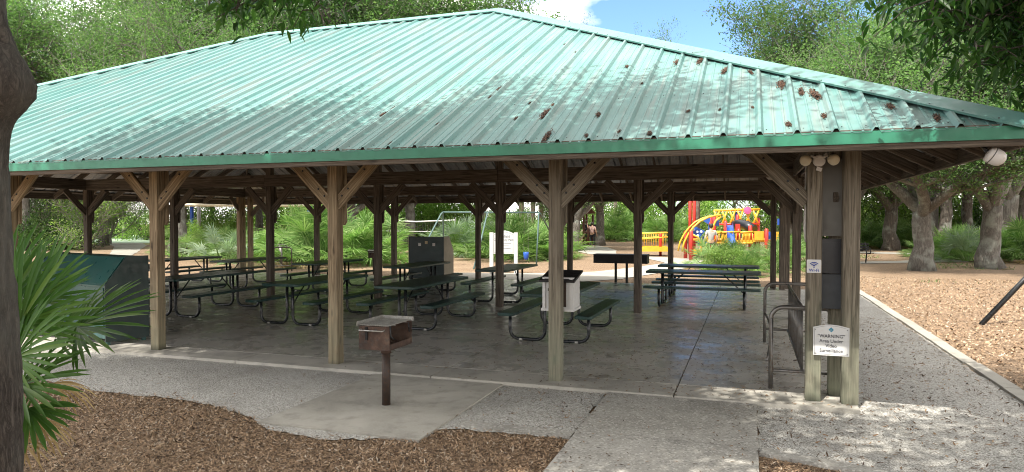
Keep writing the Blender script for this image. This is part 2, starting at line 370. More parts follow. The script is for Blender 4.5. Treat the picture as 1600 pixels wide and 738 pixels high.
BARK_PALE = m_bark('pale_smooth_bark', (0.14, 0.125, 0.11), (0.36, 0.33, 0.29))
BARK_DK = m_bark('dark_oak_bark', (0.04, 0.034, 0.028), (0.15, 0.125, 0.10))
BARK_NEAR = m_bark('near_bark', (0.018, 0.014, 0.012), (0.17, 0.145, 0.122), 2.4, lichen=(0.19, 0.19, 0.165), bd=0.03)
BARK_PINE = m_bark('pine_bark', (0.12, 0.085, 0.065), (0.36, 0.29, 0.24))
LEAF = m_leaf('oak_leaf', (0.05, 0.10, 0.038), (0.10, 0.17, 0.068), (0.155, 0.22, 0.095))
LEAF_DK = m_leaf('dark_oak_leaf', (0.035, 0.075, 0.022), (0.075, 0.13, 0.04), (0.12, 0.18, 0.06), trans=0.35)
LEAF_NEAR = m_leaf('near_leaf', (0.02, 0.055, 0.014), (0.04, 0.10, 0.022), (0.07, 0.14, 0.035), 1.5, trans=0.35, rough=0.35)
LEAF_BUSH = m_leaf('bush_leaf', (0.09, 0.17, 0.035), (0.18, 0.27, 0.07), (0.25, 0.33, 0.10), 1.2, trans=0.4)
LEAF_PINE = m_leaf('pine_needle', (0.035, 0.065, 0.02), (0.07, 0.10, 0.035), (0.10, 0.13, 0.05), trans=0.3)
FROND = m_leaf('palmetto_blade', (0.075, 0.155, 0.04), (0.145, 0.235, 0.07), (0.24, 0.31, 0.13), 1.4, trans=0.32, rough=0.4)
FROND_GR = m_leaf('grey_green_blade', (0.12, 0.17, 0.12), (0.20, 0.26, 0.19), (0.26, 0.31, 0.22), 1.4, trans=0.3, rough=0.5)
FROND_DRY = m_leaf('dry_blade', (0.20, 0.13, 0.06), (0.30, 0.20, 0.10), (0.36, 0.26, 0.14), 1.4, trans=0.25, rough=0.7)
FROND_NEAR = m_leaf('near_palmetto_blade', (0.045, 0.11, 0.022), (0.085, 0.17, 0.035), (0.12, 0.20, 0.05), 1.6, trans=0.34, rough=0.33)
SKIN = m_paint('skin', (0.50, 0.30, 0.20), 0.5, var=0.05)
HAIR = m_paint('dark_hair', (0.02, 0.014, 0.01), 0.6)
SHIRT_P = m_paint('pale_pink_cloth', (0.55, 0.36, 0.32), 0.9, var=0.1)
SHIRT_G = m_paint('grey_cloth', (0.36, 0.35, 0.32), 0.9, var=0.1)
TROUS = m_paint('black_cloth', (0.012, 0.012, 0.016), 0.9, var=0.1)

# ------------------------------------------------------------------ ground, paving
def sheet(name, poly, z, mat, jag=0.0, seed=0, step=0.12, thick=0.0):
    rnd = random.Random(seed); pts = []
    n = len(poly)
    for i in range(n):
        a, b = Vector(poly[i]), Vector(poly[(i + 1) % n]); L = (b - a).length
        k = max(1, int(L / step)) if jag > 0 else 1
        for j in range(k):
            p = a.lerp(b, j / k)
            if jag > 0: p += Vector((rnd.uniform(-jag, jag), rnd.uniform(-jag, jag)))
            pts.append((p.x, p.y))
    m = MB()
    if thick: m.prism(pts, z - thick, z)
    else: m.add([(x, y, z) for x, y in pts], [list(range(len(pts)))])
    return tag(m.build(name, mat), kind='structure')
m = MB(); m.add([(-300, -120, 0), (300, -120, 0), (300, 420, 0), (-300, 420, 0)], [[0, 1, 2, 3]])
tag(m.build('ground', MULCH), kind='structure')
gl = [(-11.5, 7.5), (-11.5, 6.6), (-9.6, 6.25), (-8.2, 5.95), (-7.2, 5.78), (-6.5, 5.72), (-5.9, 5.78), (-5.4, 5.72), (-4.9, 5.6), (-4.5, 5.42), (-4.15, 5.2), (-3.8, 5.1), (-3.5, 5.11), (-3.15, 5.2), (-2.95, 5.34), (-2.7, 5.6), (-2.5, 5.74), (-1.45, 5.8), (-1.45, 7.5)]
sheet('gravel', gl, 0.012, GRAVEL, 0.035, 1, 0.1)
sheet('gravel', [(0.08, 7.5), (0.08, 5.99), (0.9, 5.70), (2.9, 5.2), (2.7, 6.8), (2.68, 20.3), (1.0, 20.6), (0.9, 7.4)], 0.012, GRAVEL, 0.03, 2, 0.12)
sheet('gravel', [(-19, 7.5), (-19, 9.5), (-17.7, 20.6), (-17.0, 20.6), (-17.0, 7.5)], 0.012, GRAVEL, 0.1, 3, 0.3)
def slab_panels(name, xs, ys, z0, z1, mat, gap=0.009, skip=()):
    m = MB()
    for i in range(len(xs) - 1):
        for j in range(len(ys) - 1):
            if (i, j) in skip: continue
            a, b, c, d = xs[i] + gap / 2, xs[i + 1] - gap / 2, ys[j] + gap / 2, ys[j + 1] - gap / 2
            m.box(((a + b) / 2, (c + d) / 2, (z0 + z1) / 2), (b - a, d - c, z1 - z0))
    return tag(m.build(name, mat), kind='structure')
SX = [-17.15, -15.1, -12.2, -9.3, -6.42, -3.57, -0.74, 1.05]
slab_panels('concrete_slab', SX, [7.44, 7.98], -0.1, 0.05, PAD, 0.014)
slab_panels('concrete_slab', SX, [7.98, 10.9, 13.9, 16.9, 19.9, 20.55], -0.1, 0.05, SLAB, 0.014)
m = MB(); m.box((-8.05, 14, 0.017), (18.1, 13.0, 0.034)); tag(m.build('slab_joint_filler', JOINT), kind='structure')
slab_panels('grill_pad', [-4.32, -2.65], [5.3, 7.435], -0.1, 0.028, PAD)
slab_panels('footpath', [-1.44, 0.09], [2.6, 4.05, 5.98, 7.435], -0.1, 0.034, WALK)
m = MB(); m.box((-1.98, 5.885, 0.0), (1.06, 0.15, 0.06), ch=0.004); m.box((0.95, 5.72, 0.0), (1.75, 0.14, 0.06), rz=R(-16), ch=0.004)
tag(m.build('path_edging', WALK), kind='structure')
m = MB()
for k in range(9):
    y0 = 7.6 + k * 1.45
    m.box((2.775 + 0.01 * math.sin(k * 2.1), y0 + 0.72, 0.0), (0.17, 1.437, 0.085), rz=R(0.5 * math.sin(k * 3)), ch=0.006)
for k in range(4): m.box((2.80 + 0.13 * k * k * 0.4 + 0.03, 6.9 - 1.4 * k, 0.0), (0.17, 1.41, 0.085), rz=R(3 + 6 * k), ch=0.006)
tag(m.build('kerb', FARPATH), kind='structure')
sheet('path', [(-10.5, 20.56), (-5.2, 20.56), (-3.9, 22.3), (-3.0, 25.5), (-2.4, 28), (-1.6, 30.6), (-1.2, 33.0), (-2.5, 35.2), (-4.5, 36.6), (-6.0, 37.2), (-7.2, 39.5), (-8.0, 44), (-9.6, 49), (-12, 54), (-14, 54), (-11.2, 48), (-10.2, 42), (-8.6, 38.6), (-6.3, 35.6), (-4.6, 34.3), (-3.5, 31.5), (-4.4, 28), (-5.4, 25.2), (-7.2, 23.8), (-10.5, 23.0)], 0.016, FARPATH, 0.02, 4, 0.5)
sheet('path', [(-26, 22), (-32.0, 29.2), (-43.4, 40.9), (-60, 55), (-60, 51), (-43.4, 38.0), (-32.5, 28.2), (-27, 20)], 0.016, FARPATH, 0.05, 5, 0.8)
sheet('path', [(2.0, 32.0), (4.5, 33.6), (7.0, 35.2), (9.6, 37.0), (10.4, 39.4), (11.0, 43.5), (10.0, 45.6), (6.0, 46.8), (-1, 47.5), (-1, 45.6), (5.6, 45.0), (8.6, 43.6), (9.0, 41.0), (8.2, 38.6), (6.5, 36.4), (4.0, 34.8), (1.5, 33.4)], 0.016, FARPATH, 0.04, 6, 0.5)
sheet('sports_court', [tuple(W(-60, 62).xy), tuple(W(236, 58).xy), tuple(W(232, 92).xy), tuple(W(-60, 92).xy)], 0.02, COURT)
LAWN = m_concrete('far_lawn', (0.16, 0.19, 0.06), (0.24, 0.25, 0.09), (0.36, 0.31, 0.15), 0.9, 1.0, 0.4)
sheet('lawn', [tuple(W(-500, 57).xy), tuple(W(330, 54).xy), tuple(W(660, 60).xy), tuple(W(700, 130).xy), tuple(W(-500, 130).xy)], 0.012, LAWN, 0.3, 7, 1.0)

def scatter(name, n, region, mat, L=(0.02, 0.05), Wd=(0.006, 0.014), z=0.004, zs=0.012, seed=1, tilt=0.45, keep=None):
    rs = np.random.RandomState(seed); x0, x1, y0, y1 = region
    X = rs.uniform(x0, x1, n); Y = rs.uniform(y0, y1, n)
    if keep is not None:
        k = keep(X, Y, rs); X, Y = X[k], Y[k]
    n = len(X); a = rs.uniform(0, 2 * np.pi, n); l = rs.uniform(*L, n) / 2; w = rs.uniform(*Wd, n) / 2
    d = np.stack([np.cos(a), np.sin(a), rs.normal(0, tilt, n)], 1); s = np.stack([-np.sin(a), np.cos(a), rs.normal(0, tilt, n)], 1)
    C = np.stack([X, Y, z + rs.uniform(0, zs, n) + l * 0.3], 1)
    l = l[:, None]; w = w[:, None]; up = np.array([0, 0, 1.0]) * w * 0.7
    V = np.stack([C - d * l, C - d * l * 0.25 + s * w + up * 0.3, C + d * l * 0.75 + s * w * 0.8, C + d * l + up, C + d * l * 0.3 - s * w, C - d * l * 0.6 - s * w * 0.8 + up * 0.2], 1).reshape(-1, 3)
    i = np.arange(n)[:, None] * 6
    F = np.concatenate([i + np.array([0, 1, 2, 3]), i + np.array([0, 3, 4, 5])], 0)
    return mesh_obj(name, arr_mesh(name, V, 6, mat, F))
glx = np.array([p[0] for p in gl[1:-1]]); gly = np.array([p[1] for p in gl[1:-1]])
def in_mulch(X, Y, rs):
    b = np.interp(X, glx, gly) + rs.normal(0, 0.045, len(X)) + np.where(rs.uniform(0, 1, len(X)) < 0.06, rs.exponential(0.16, len(X)), 0)
    k = (Y < b) & ~((X > -1.46) & (X < 0.11))
    k &= ~((X > 0.09) & (Y > 5.9 - 0.29 * X))
    return k
tag(scatter('mulch_chips', 150000, (-9, 2.6, 2.9, 6.3), CHIP, (0.012, 0.045), (0.004, 0.012), 0.0, 0.012, 11, keep=in_mulch), 'loose brown pine bark chips covering the bed in the foreground', 'mulch', kind='stuff')
tag(scatter('leaf_mulch', 110000, (2.88, 16, 7, 26), CHIP, (0.022, 0.065), (0.009, 0.024), 0.0, 0.015, 12, keep=lambda X, Y, r: (r.uniform(0, 1, len(X)) < (9.0 / Y) ** 1.0)), 'loose orange-brown leaf mulch right of the concrete kerb', 'mulch', kind='stuff')
def gk(X, Y, rs):
    return (np.interp(X, glx, gly) < Y) & ((X > 0.1) | (X < -1.45)) & (rs.uniform(0, 1, len(X)) < np.where(X > 0, np.where(Y > 7.4, (X > 1.05) * 1.0, 0.8), np.where(X > -2.65, 0.55, 0.05)))
tag(scatter('fallen_leaves', 15000, (-7, 2.75, 4.6, 15), LITTER, (0.02, 0.06), (0.006, 0.016), 0.012, 0.01, 13, keep=gk, tilt=0.3), 'dry brown leaves and twigs scattered over the pale gravel', 'leaf litter', kind='stuff')
tag(scatter('leaf_bits', 5200, (-5, 1.0, 7.45, 13.5), LITTER, (0.02, 0.06), (0.008, 0.018), 0.052, 0.004, 14, tilt=0.15, keep=lambda X, Y, r: r.uniform(0, 1, len(X)) < np.clip((X + 5) / 6, 0.05, 1) * np.clip(1.5 - (Y - 7.4) / 5, 0.1, 1)), 'sparse dry leaf bits lying on the shelter slab', 'leaf litter', kind='stuff')
tag(scatter('path_debris', 500, (-1.44, 0.09, 4.0, 7.4), LITTER, (0.02, 0.05), (0.007, 0.015), 0.036, 0.003, 15, tilt=0.1, keep=lambda X, Y, r: (np.abs(X + 0.67) > r.uniform(0, 0.8, len(X)))), 'thin line of dry leaf bits along the aggregate footpath', 'leaf litter', kind='stuff')

# ------------------------------------------------------------------ pavilion
YF, YB, XR, XL = 6.47, 21.53, 2.13, -18.18
RX1, RX0, RY, RZ = -5.05, -11.0, 14.0, 6.37
EZ = 2.65
PV = empty('picnic_shelter', (-8.03, 14, 0))
tag(PV, 'open-sided timber picnic shelter with faded turquoise ribbed metal hip roof', 'picnic shelter')
PVL = Vector(PV.location)
def timber(name, p0, p1, w, t, mat=WOOD, side=None, ch=0.006, parent=None):
    """square-section timber, grain along its own Z; w is measured along 'side'"""
    p0, p1 = Vector(p0), Vector(p1); zax = (p1 - p0).normalized(); L = (p1 - p0).length
    s = Vector(side) if side else (Vector((1, 0, 0)) if abs(zax.x) < 0.9 else Vector((0, 1, 0)))
    x = (s - zax * s.dot(zax)).normalized(); y = zax.cross(x)
    m = MB(); m.box((0, 0, 0), (w, t, L), ch=ch)
    o = m.build(name, mat, parent or PV)
    o.matrix_local = Matrix.Translation((p0 + p1) / 2 - (PVL if parent is None else Vector((0, 0, 0)))) @ Matrix((x, y, zax)).transposed().to_4x4()
    return o
PX = [0.85 - 2.96 * k for k in range(7)]
PY = [7.75, 14.0, 20.2]; HB = 2.72
def post_at(x, y, mat, blk=True, top=HB, w=0.145):
    p = timber('post', (x, y, 0.05), (x, y, top), w, w, mat, ch=0.008)
    if blk:
        m = MB(); z0 = 1.84
        m.prism([(-0.105, z0 + 0.04), (-0.075, z0), (0.075, z0), (0.105, z0 + 0.04), (0.105, top), (-0.105, top)], 0.075, 0.118, 'y')
        m.build('post_cleat', mat, PV, loc=(x - PVL.x, y - PVL.y, 0))
    return p
def brace(x, y, dx, dy, mat, z0=2.12, reach=0.60):
    n = Vector((dy, dx, 0)) if dx else Vector((1, 0, 0))
    a = Vector((x + dx * 0.03, y + dy * 0.03, z0 - 0.03)); b = Vector((x + dx * (reach + 0.05), y + dy * (reach + 0.05), z0 + reach - 0.01))
    return timber('brace', a, b, 0.05, 0.15, mat, side=(abs(dy), abs(dx), 0), ch=0.004)
for j, y in enumerate(PY):
    for i, x in enumerate(PX):
        corner = i in (0, 6) and j in (0, 2)
        if i in (0, 6) and j == 1: pass
        mat = (WOOD_GREY if i <= 1 else WOOD_TAN) if j == 0 else WOOD
        if i == 6 and j == 2: mat = WOOD_TAN
        if corner:
            sx = 1 if i == 0 else -1
            post_at(x - sx * 0.215, y, mat, False); post_at(x + sx * 0.125, y + (-0.03 if j == 0 else 0), mat, False, w=0.155)
            if (i, j) == (0, 0): post_at(x + 0.03, y + 0.30, mat, False)
            else: post_at(x, y - 0.3 if j == 2 else y + 0.3, mat, False)
        else:
            post_at(x, y, mat, True)
        for dx in (-1, 1):
            if (i == 0 and dx > 0) or (i == 6 and dx < 0): continue
            brace(x - (0.25 if (corner and i == 0) else (-0.25 if corner else 0)), y - 0.02, dx, 0, mat if j == 0 else WOOD)
    for s in (0, 1):
        for (a, b) in ((-17.1, -11.1), (-11.09, -5.1), (-5.09, 1.05)):
            timber('header_beam', (a, y - 0.055 + s * 0.11, HB + 0.142), (b, y - 0.055 + s * 0.11, HB + 0.142), 0.04, 0.28, WOOD, side=(0, 1, 0))
for x in (PX[0], PX[6]):
    for s in (0, 1):
        for (a, b) in ((7.85, 13.9), (14.1, 20.1)):
            timber('header_beam', (x - 0.055 + s * 0.11, a, HB + 0.145), (x - 0.055 + s * 0.11, b, HB + 0.145), 0.04, 0.28, WOOD, side=(1, 0, 0))
    for y, dy in ((7.85, 1), (14.0, -1), (14.0, 1), (20.1, -1)): brace(x, y, 0, dy, WOOD)
# ridge-line king posts and ridge beam
timber('ridge_beam', (RX0, RY, RZ - 0.30), (RX1, RY, RZ - 0.30), 0.05, 0.24, WOOD, side=(0, 1, 0))
for x in PX[2:5]: timber('king_post', (x, RY, HB + 0.285), (x, RY, RZ - 0.42), 0.14, 0.14, WOOD)

for i, x in enumerate(PX):
    m = MB()
    for dx in (-1, 1):
        if (i == 0 and dx > 0) or (i == 6 and dx < 0): continue
        bx0 = x - (0.25 if i == 0 else (-0.25 if i == 6 else 0))
        for q in (0.13, 0.22, 0.46, 0.54): m.lathe([(0.014, 0), (0.014, 0.006), (0.008, 0.012)], (bx0 + dx * q, PY[0] - 0.046, 2.09 + q), 6, (0, -1, 0))
    m.build('brace_bolts', BLACKM, PV).location = -PVL

class Face:
    """one roof plane: eave point + along/up unit vectors; limits by hips"""
    def __init__(s, o, u, v, Lu, run, rise, h0, h1):
        s.o, s.u, s.v, s.Lu, s.run, s.rise = Vector(o), Vector(u), Vector(v), Lu, run, rise
        s.h0, s.h1 = h0, h1              # along-coordinates where the hips reach the ridge
    def top(s, a):
        if a < s.h0: return s.run * a / s.h0
        if a > s.h1: return s.run * (s.Lu - a) / (s.Lu - s.h1)
        return s.run
    def p(s, a, t, h=0.0):
        q = s.o + s.u * a + s.v * t; q.z = EZ + s.rise * t / s.run + h; return q
RS = RZ - EZ
FACES = [Face((XL, YF, 0), (1, 0, 0), (0, 1, 0), XR - XL, RY - YF, RS, RX0 - XL, RX1 - XL),
         Face((XR, YF, 0), (0, 1, 0), (-1, 0, 0), YB - YF, XR - RX1, RS, RY - YF, RY - YF),
         Face((XR, YB, 0), (-1, 0, 0), (0, -1, 0), XR - XL, YB - RY, RS, XR - RX1, XR - RX0),
         Face((XL, YB, 0), (0, -1, 0), (1, 0, 0), YB - YF, RX0 - XL, RS, YB - RY, YB - RY)]
PROF = [(-0.152, 0), (-0.068, 0), (-0.062, 0.007), (-0.050, 0.007), (-0.044, 0), (0.0, 0.0), (0.038, 0), (0.044, 0.007), (0.056, 0.007), (0.062, 0), (0.117, 0), (0.139, 0.031)]
# one period: flat with two minor ribs, then the major rib up (0.117->0.139) and down (next period start)
PROF = [(0.0, 0.0), (0.072, 0.0), (0.078, 0.006), (0.092, 0.006), (0.098, 0.0), (0.160, 0.0), (0.166, 0.006), (0.180, 0.006), (0.186, 0.0), (0.232, 0.0), (0.258, 0.042), (0.282, 0.042)]
PER = 0.305
for fi, F in enumerate(FACES):
    m = MB(); kinks = [F.h0, F.h1]
    S = []
    for k in range(int(F.Lu / PER) + 1):
        for s, h in PROF:
            a = k * PER + s
            if a < F.Lu: S.append((a, h))
    S.append((F.Lu, 0.0))
    off = 0.0
    vs, fs = [], []
    for a, h in S:
        t = max(F.top(a), 0.0)
        for tt, dz in ((-0.02, 0.0), (t, 0.0), (-0.02, -0.004), (t, -0.004)):
            vs.append(F.p(a, tt if tt < t or tt == t else t, h + dz))
    for i in range(len(S) - 1):
        b = i * 4; fs.append([b, b + 4, b + 5, b + 1]); m.cm = 0
    m.add(vs, fs); m.cm = 1
    m.f += [[i * 4 + 2, i * 4 + 3, i * 4 + 7, i * 4 + 6] for i in range(len(S) - 1)]; m.m += [1] * (len(S) - 1)
    m.f += [[i * 4, i * 4 + 2, i * 4 + 6, i * 4 + 4] for i in range(len(S) - 1)]; m.m += [0] * (len(S) - 1)
    o = m.build('roof_panel', [ROOF, UNDER], PV); o.location = -PVL
    # rafters and purlins below
    step = 0.92; n = int(F.Lu / step)
    for k in range(n + 1):
        a = (F.Lu - n * step) / 2 + k * step; t = F.top(a)
        if t < 0.7: continue
        if fi in (2, 3) and t < 1.2: continue
        timber('rafter', F.p(a, 0.05, -0.115), F.p(a, t - 0.06, -0.115), 0.04, 0.14, WOOD, side=F.u)
    for k in range(7):
        t = 0.12 + k * (F.run - 0.3) / 6.5; a0 = t / F.run * F.h0; a1 = F.Lu - t / F.run * (F.Lu - F.h1)
        if a1 - a0 > 0.6:
            timber('purlin', F.p(a0 + 0.06, t, -0.03), F.p(a1 - 0.06, t, -0.03), 0.09, 0.030, WOOD, side=F.v + Vector((0, 0, F.rise / F.run)))
    # fascia: green metal drip edge over a board
    e0, e1 = F.p(0, 0), F.p(F.Lu, 0); out = -F.v
    c = (e0 + e1) / 2; L = (e1 - e0).length; rz = math.atan2(F.u.y, F.u.x)
    mm = MB(); mm.box((0, 0, 0), (L + 0.034, 0.006, 0.105)); mm.box((0, 0.022, -0.051), (L, 0.04, 0.003))
    o = mm.build('fascia', FASCIA, PV); o.location = Vector((c.x, c.y, EZ - 0.053)) + out * 0.014 - PVL; o.rotation_euler = (0, 0, rz)
    timber('fascia_board', F.p(0.04, 0.03, -0.085) , F.p(F.Lu - 0.04, 0.03, -0.085), 0.038, 0.175, WOOD, side=F.v)
# hip and ridge caps
def cap(name, A, B, fa, fb, w=0.19):
    """folded strip along edge A->B; fa, fb: the two adjacent faces (None for ridge handled by slope)"""
    d = (B - A).normalized(); mm = MB(); N = 14; vs = []
    def nrm(F):
        s = F.rise / F.run; n = Vector((-F.v.x * s, -F.v.y * s, 1)).normalized(); return n
    for i in range(N + 1):
        P = A.lerp(B, i / N)
        for F, sg in ((fa, 1), (fb, -1)):
            n = nrm(F); inw = d.cross(n); mid = F.p(F.Lu / 2, F.run * 0.4)
            if inw.dot(mid - A) < 0: inw = -inw
            e = P + inw * w + n * 0.048
            vs.append((e, e - n * 0.02, P + Vector((0, 0, 0.072))))
    V = []
    for i in range(N + 1):
        a, b = vs[2 * i], vs[2 * i + 1]
        V += [a[1], a[0], a[2], b[0], b[1]]
    fs = [[i * 5 + j, (i + 1) * 5 + j, (i + 1) * 5 + j + 1, i * 5 + j + 1] for i in range(N) for j in range(4)]
    fs.append([0, 1, 2, 3, 4]); fs.append([N * 5 + j for j in (4, 3, 2, 1, 0)])
    mm.add([v - PVL for v in V], fs); mm.build(name, ROOF_CAP, PV)
    mm = MB()   # pop rivets along both edges
    for i in range(int((B - A).length / 0.305)):
        P = A + d * (0.2 + i * 0.305)
        for F in (fa, fb):
            n = nrm(F); inw = d.cross(n); mid = F.p(F.Lu / 2, F.run * 0.4)
            if inw.dot(mid - A) < 0: inw = -inw
            mm.lathe([(0.009, 0), (0.006, 0.006)], P + inw * (w - 0.03) + n * 0.049 - PVL, 6, n)
    mm.build('cap_screws', BLACKM, PV)
cr = {k: Vector(p) for k, p in dict(FL=(XL, YF, EZ), FR=(XR, YF, EZ), BR=(XR, YB, EZ), BL=(XL, YB, EZ), R0=(RX0, RY, RZ), R1=(RX1, RY, RZ)).items()}
cap('hip_cap', cr['FR'], cr['R1'], FACES[0], FACES[1]); cap('hip_cap', cr['BR'], cr['R1'], FACES[1], FACES[2])
cap('hip_cap', cr['FL'], cr['R0'], FACES[0], FACES[3]); cap('hip_cap', cr['BL'], cr['R0'], FACES[2], FACES[3])
cap('ridge_cap', cr['R0'], cr['R1'], FACES[0], FACES[2])
for A, B in (('FR', 'R1'), ('BR', 'R1'), ('FL', 'R0'), ('BL', 'R0')):
    timber('hip_rafter', cr[A].lerp(cr[B], 0.01) + Vector((0, 0, -0.13)), cr[B] + Vector((0, 0, -0.15)), 0.045, 0.17, WOOD)
# roof fixings: rows of tiny dark screws on the front face
mm = MB(); F = FACES[0]
for k in range(7):
    t = 0.12 + k * (F.run - 0.3) / 6.5
    for q in range(int(F.Lu / PER)):
        for s in (0.022, 0.21):
            a = q * PER + s
            if F.top(a) > t + 0.12: mm.lathe([(0.006, 0), (0.004, 0.004)], F.p(a, t, 0.001) - PVL, 5, (0, -0.44, 0.9))
mm.build('roof_screws', BLACKM, PV)

# leaf debris caught on the roof
def debris_mesh(seed, n):
    rs = np.random.RandomState(seed); C = rs.normal(0, 1, (n, 3)) * np.array([0.017, 0.036, 0.005]) + np.array([0, 0, 0.008]); C[:, 2] = np.abs(C[:, 2])
    lob = rs.normal(0, 1, (5, 2)) * [0.003, 0.012]; C[:, :2] = C[:, :2] * 0.8 + lob[rs.randint(0, 5, n)]
    a = rs.uniform(0, 6.28, n); l = rs.uniform(0.004, 0.010, n)[:, None]; w = rs.uniform(0.002, 0.006, n)[:, None]
    d = np.stack([np.cos(a), np.sin(a), rs.normal(0, 0.2, n)], 1); s = np.stack([-np.sin(a), np.cos(a), rs.normal(0, 0.3, n)], 1)
    V = np.stack([C - d * l, C + s * w, C + d * l, C - s * w], 1).reshape(-1, 3); i = np.arange(n)[:, None] * 4
    return arr_mesh('leaf_clump', V, 4, RUSTLEAF, i + np.array([0, 1, 2, 3]))
DM = [debris_mesh(i, 420) for i in range(4)]
roofpts = [(-4.65, 6.7), (-4.81, 6.66), (-3.84, 6.62), (-3.54, 6.61), (-4.17, 7.81), (-4.14, 7.88), (-4.27, 7.6), (-3.24, 7.16), (-3.08, 8.02), (-3.01, 8.36), (-4.05, 9.21), (-2.91, 10.48), (-2.34, 9.93), (-2.11, 7.33), (-2.38, 7.71), (-2.2, 7.6), (-2.08, 7.19), (-2.38, 7.21), (-1.9, 6.63), (-1.5, 7.19), (-1.22, 6.69), (-1.5, 6.62), (-1.33, 8.2), (-0.86, 8.94), (-0.59, 8.96), (-0.6, 7.17), (-0.31, 7.17), (-0.28, 8.47), (0.01, 8.33), (0.31, 7.84), (0.49, 7.57), (0.61, 7.45), (0.58, 6.85), (-0.01, 7.19), (0.15, 6.69), (1.2, 7.02), (1.49, 6.68), (-1.62, 8.96), (-0.93, 6.61)]
big = {27: 1.3, 28: 1.1, 29: 1.35, 30: 1.3, 31: 1.5, 32: 1.0, 35: 1.1, 36: 1.1, 23: 1.5, 24: 1.3, 8: 0.8, 6: 1.2, 13: 1.4, 18: 1.4}
rr = random.Random(4)
for i, (x, y) in enumerate(roofpts):
    k = round((x - XL) / PER - 0.9); a = (x - XL); a = (math.floor(a / PER)) * PER + 0.21   # lodged against the next rib
    if i in big and big[i] > 1.05: a = x - XL
    s = big.get(i, rr.uniform(0.5, 0.95))
    o = mesh_obj('leaf_clump', DM[i % 4]); o.location = FACES[0].p(a, y - YF, 0.0); o.rotation_euler = (math.atan(RS / (RY - YF)), 0, rr.uniform(-0.2, 0.2))
    o.scale = (s * rr.uniform(0.7, 1.0), s * rr.uniform(0.9, 1.3) * (1.5 if s >= 1.3 else 1.0), s)
    if i in (27, 28, 29, 30, 31): tag(o, 'tall rust-brown leaf clump just below the right hip cap of the roof', 'leaf debris', 'large leaf clumps below the right hip cap')
    elif i in (35, 36): tag(o, 'leaf clump in the narrow right corner of the roof near the eave tip', 'leaf debris', 'leaf clumps in the right roof corner')
    elif y < 7.0: tag(o, 'small dark leaf clump lodged low on the metal roof close to the eave', 'leaf debris', 'leaf clumps along the eave')
    else: tag(o, 'small dark leaf clump lodged against a rib partway up the metal roof', 'leaf debris', 'leaf clumps on the middle of the roof')

# ------------------------------------------------------------------ picnic tables
def arc(c, r, a0, a1, n, ux, uz):
    return [tuple(Vector(c) + Vector(ux) * (r * math.cos(R(a0 + (a1 - a0) * i / n))) + Vector(uz) * (r * math.sin(R(a0 + (a1 - a0) * i / n)))) for i in range(n + 1)]
def rounded(hx, hy, r, n=4):
    P = []
    for cx, cy, a in ((hx - r, hy - r, 0), (-hx + r, hy - r, 90), (-hx + r, -hy + r, 180), (hx - r, -hy + r, 270)):
        for i in range(n + 1): P.append((cx + r * math.cos(R(a + 90 * i / n)), cy + r * math.sin(R(a + 90 * i / n))))
    return P
def board(hx, hy, z, th=0.045):
    m = MB(); P = rounded(hx, hy, 0.05); n = len(P)
    rings = [(0.985, z - th), (1.0, z - th + 0.008), (1.0, z - 0.008), (0.985, z)]
    vs = [(x * (1 - (1 - k) * 0.5 / hx * 0.4) if False else x - math.copysign((1 - k) * 0.4, x) * 0.5, y - math.copysign((1 - k) * 0.4, y) * 0.5, zz) for k, zz in rings for x, y in P]
    fs = [[a * n + i, a * n + (i + 1) % n, (a + 1) * n + (i + 1) % n, (a + 1) * n + i] for a in range(3) for i in range(n)]
    fs += [list(range(n - 1, -1, -1)), list(range(3 * n, 4 * n))]
    m.add(vs, fs); return m
def make_table():
    t = empty('picnic_table')
    board(0.375, 1.18, 0.76).build('tabletop', PLASTIC_G, t)
    for sx in (-1, 1):
        b = board(0.128, 1.18, 0.46); o = b.build('bench_seat', PLASTIC_G, t, loc=(sx * 0.60, 0, 0))
    for sy in (-1, 1):
        for sx in (-1, 1):
            y = sy * 0.86; X = (sx, 0, 0); Zv = (0, 0, 1)
            pts = [(sx * 0.62, y, 0.42), (sx * 0.62, y, 0.20)]
            pts += arc((sx * 0.48, y, 0.17), 0.14, 0, -90, 5, X, Zv)
            pts += arc((sx * 0.20, y, 0.17), 0.14, 270, 180, 5, X, Zv)
            pts += [(sx * 0.06, y, 0.28), (sx * 0.06, y, 0.72)]
            m = MB(); m.tube(pts, 0.026, 8); m.build('leg_frame', BLACKM, t, smooth=True)
            m = MB(); m.box((0, 0, 0), (0.05, 0.012, 0.03)); m.build('foot_clamp', STEEL, t, loc=(sx * 0.44, y - sy * -0.028, 0.028))
        m = MB(); m.tube([(0, sy * 0.84, 0.30), (0, sy * 0.40, 0.715)], 0.013, 6); m.build('diagonal_brace', BLACKM, t, smooth=True)
        m = MB(); m.box((0, sy * 0.86, 0.71), (0.62, 0.045, 0.012)); m.box((0, sy * 0.86, 0.409), (1.42, 0.045, 0.01)) if False else None
        m.box((0.60, sy * 0.86, 0.412), (0.22, 0.045, 0.008)); m.box((-0.60, sy * 0.86, 0.412), (0.22, 0.045, 0.008)); m.build('support_bracket', BLACKM, t)
    return t
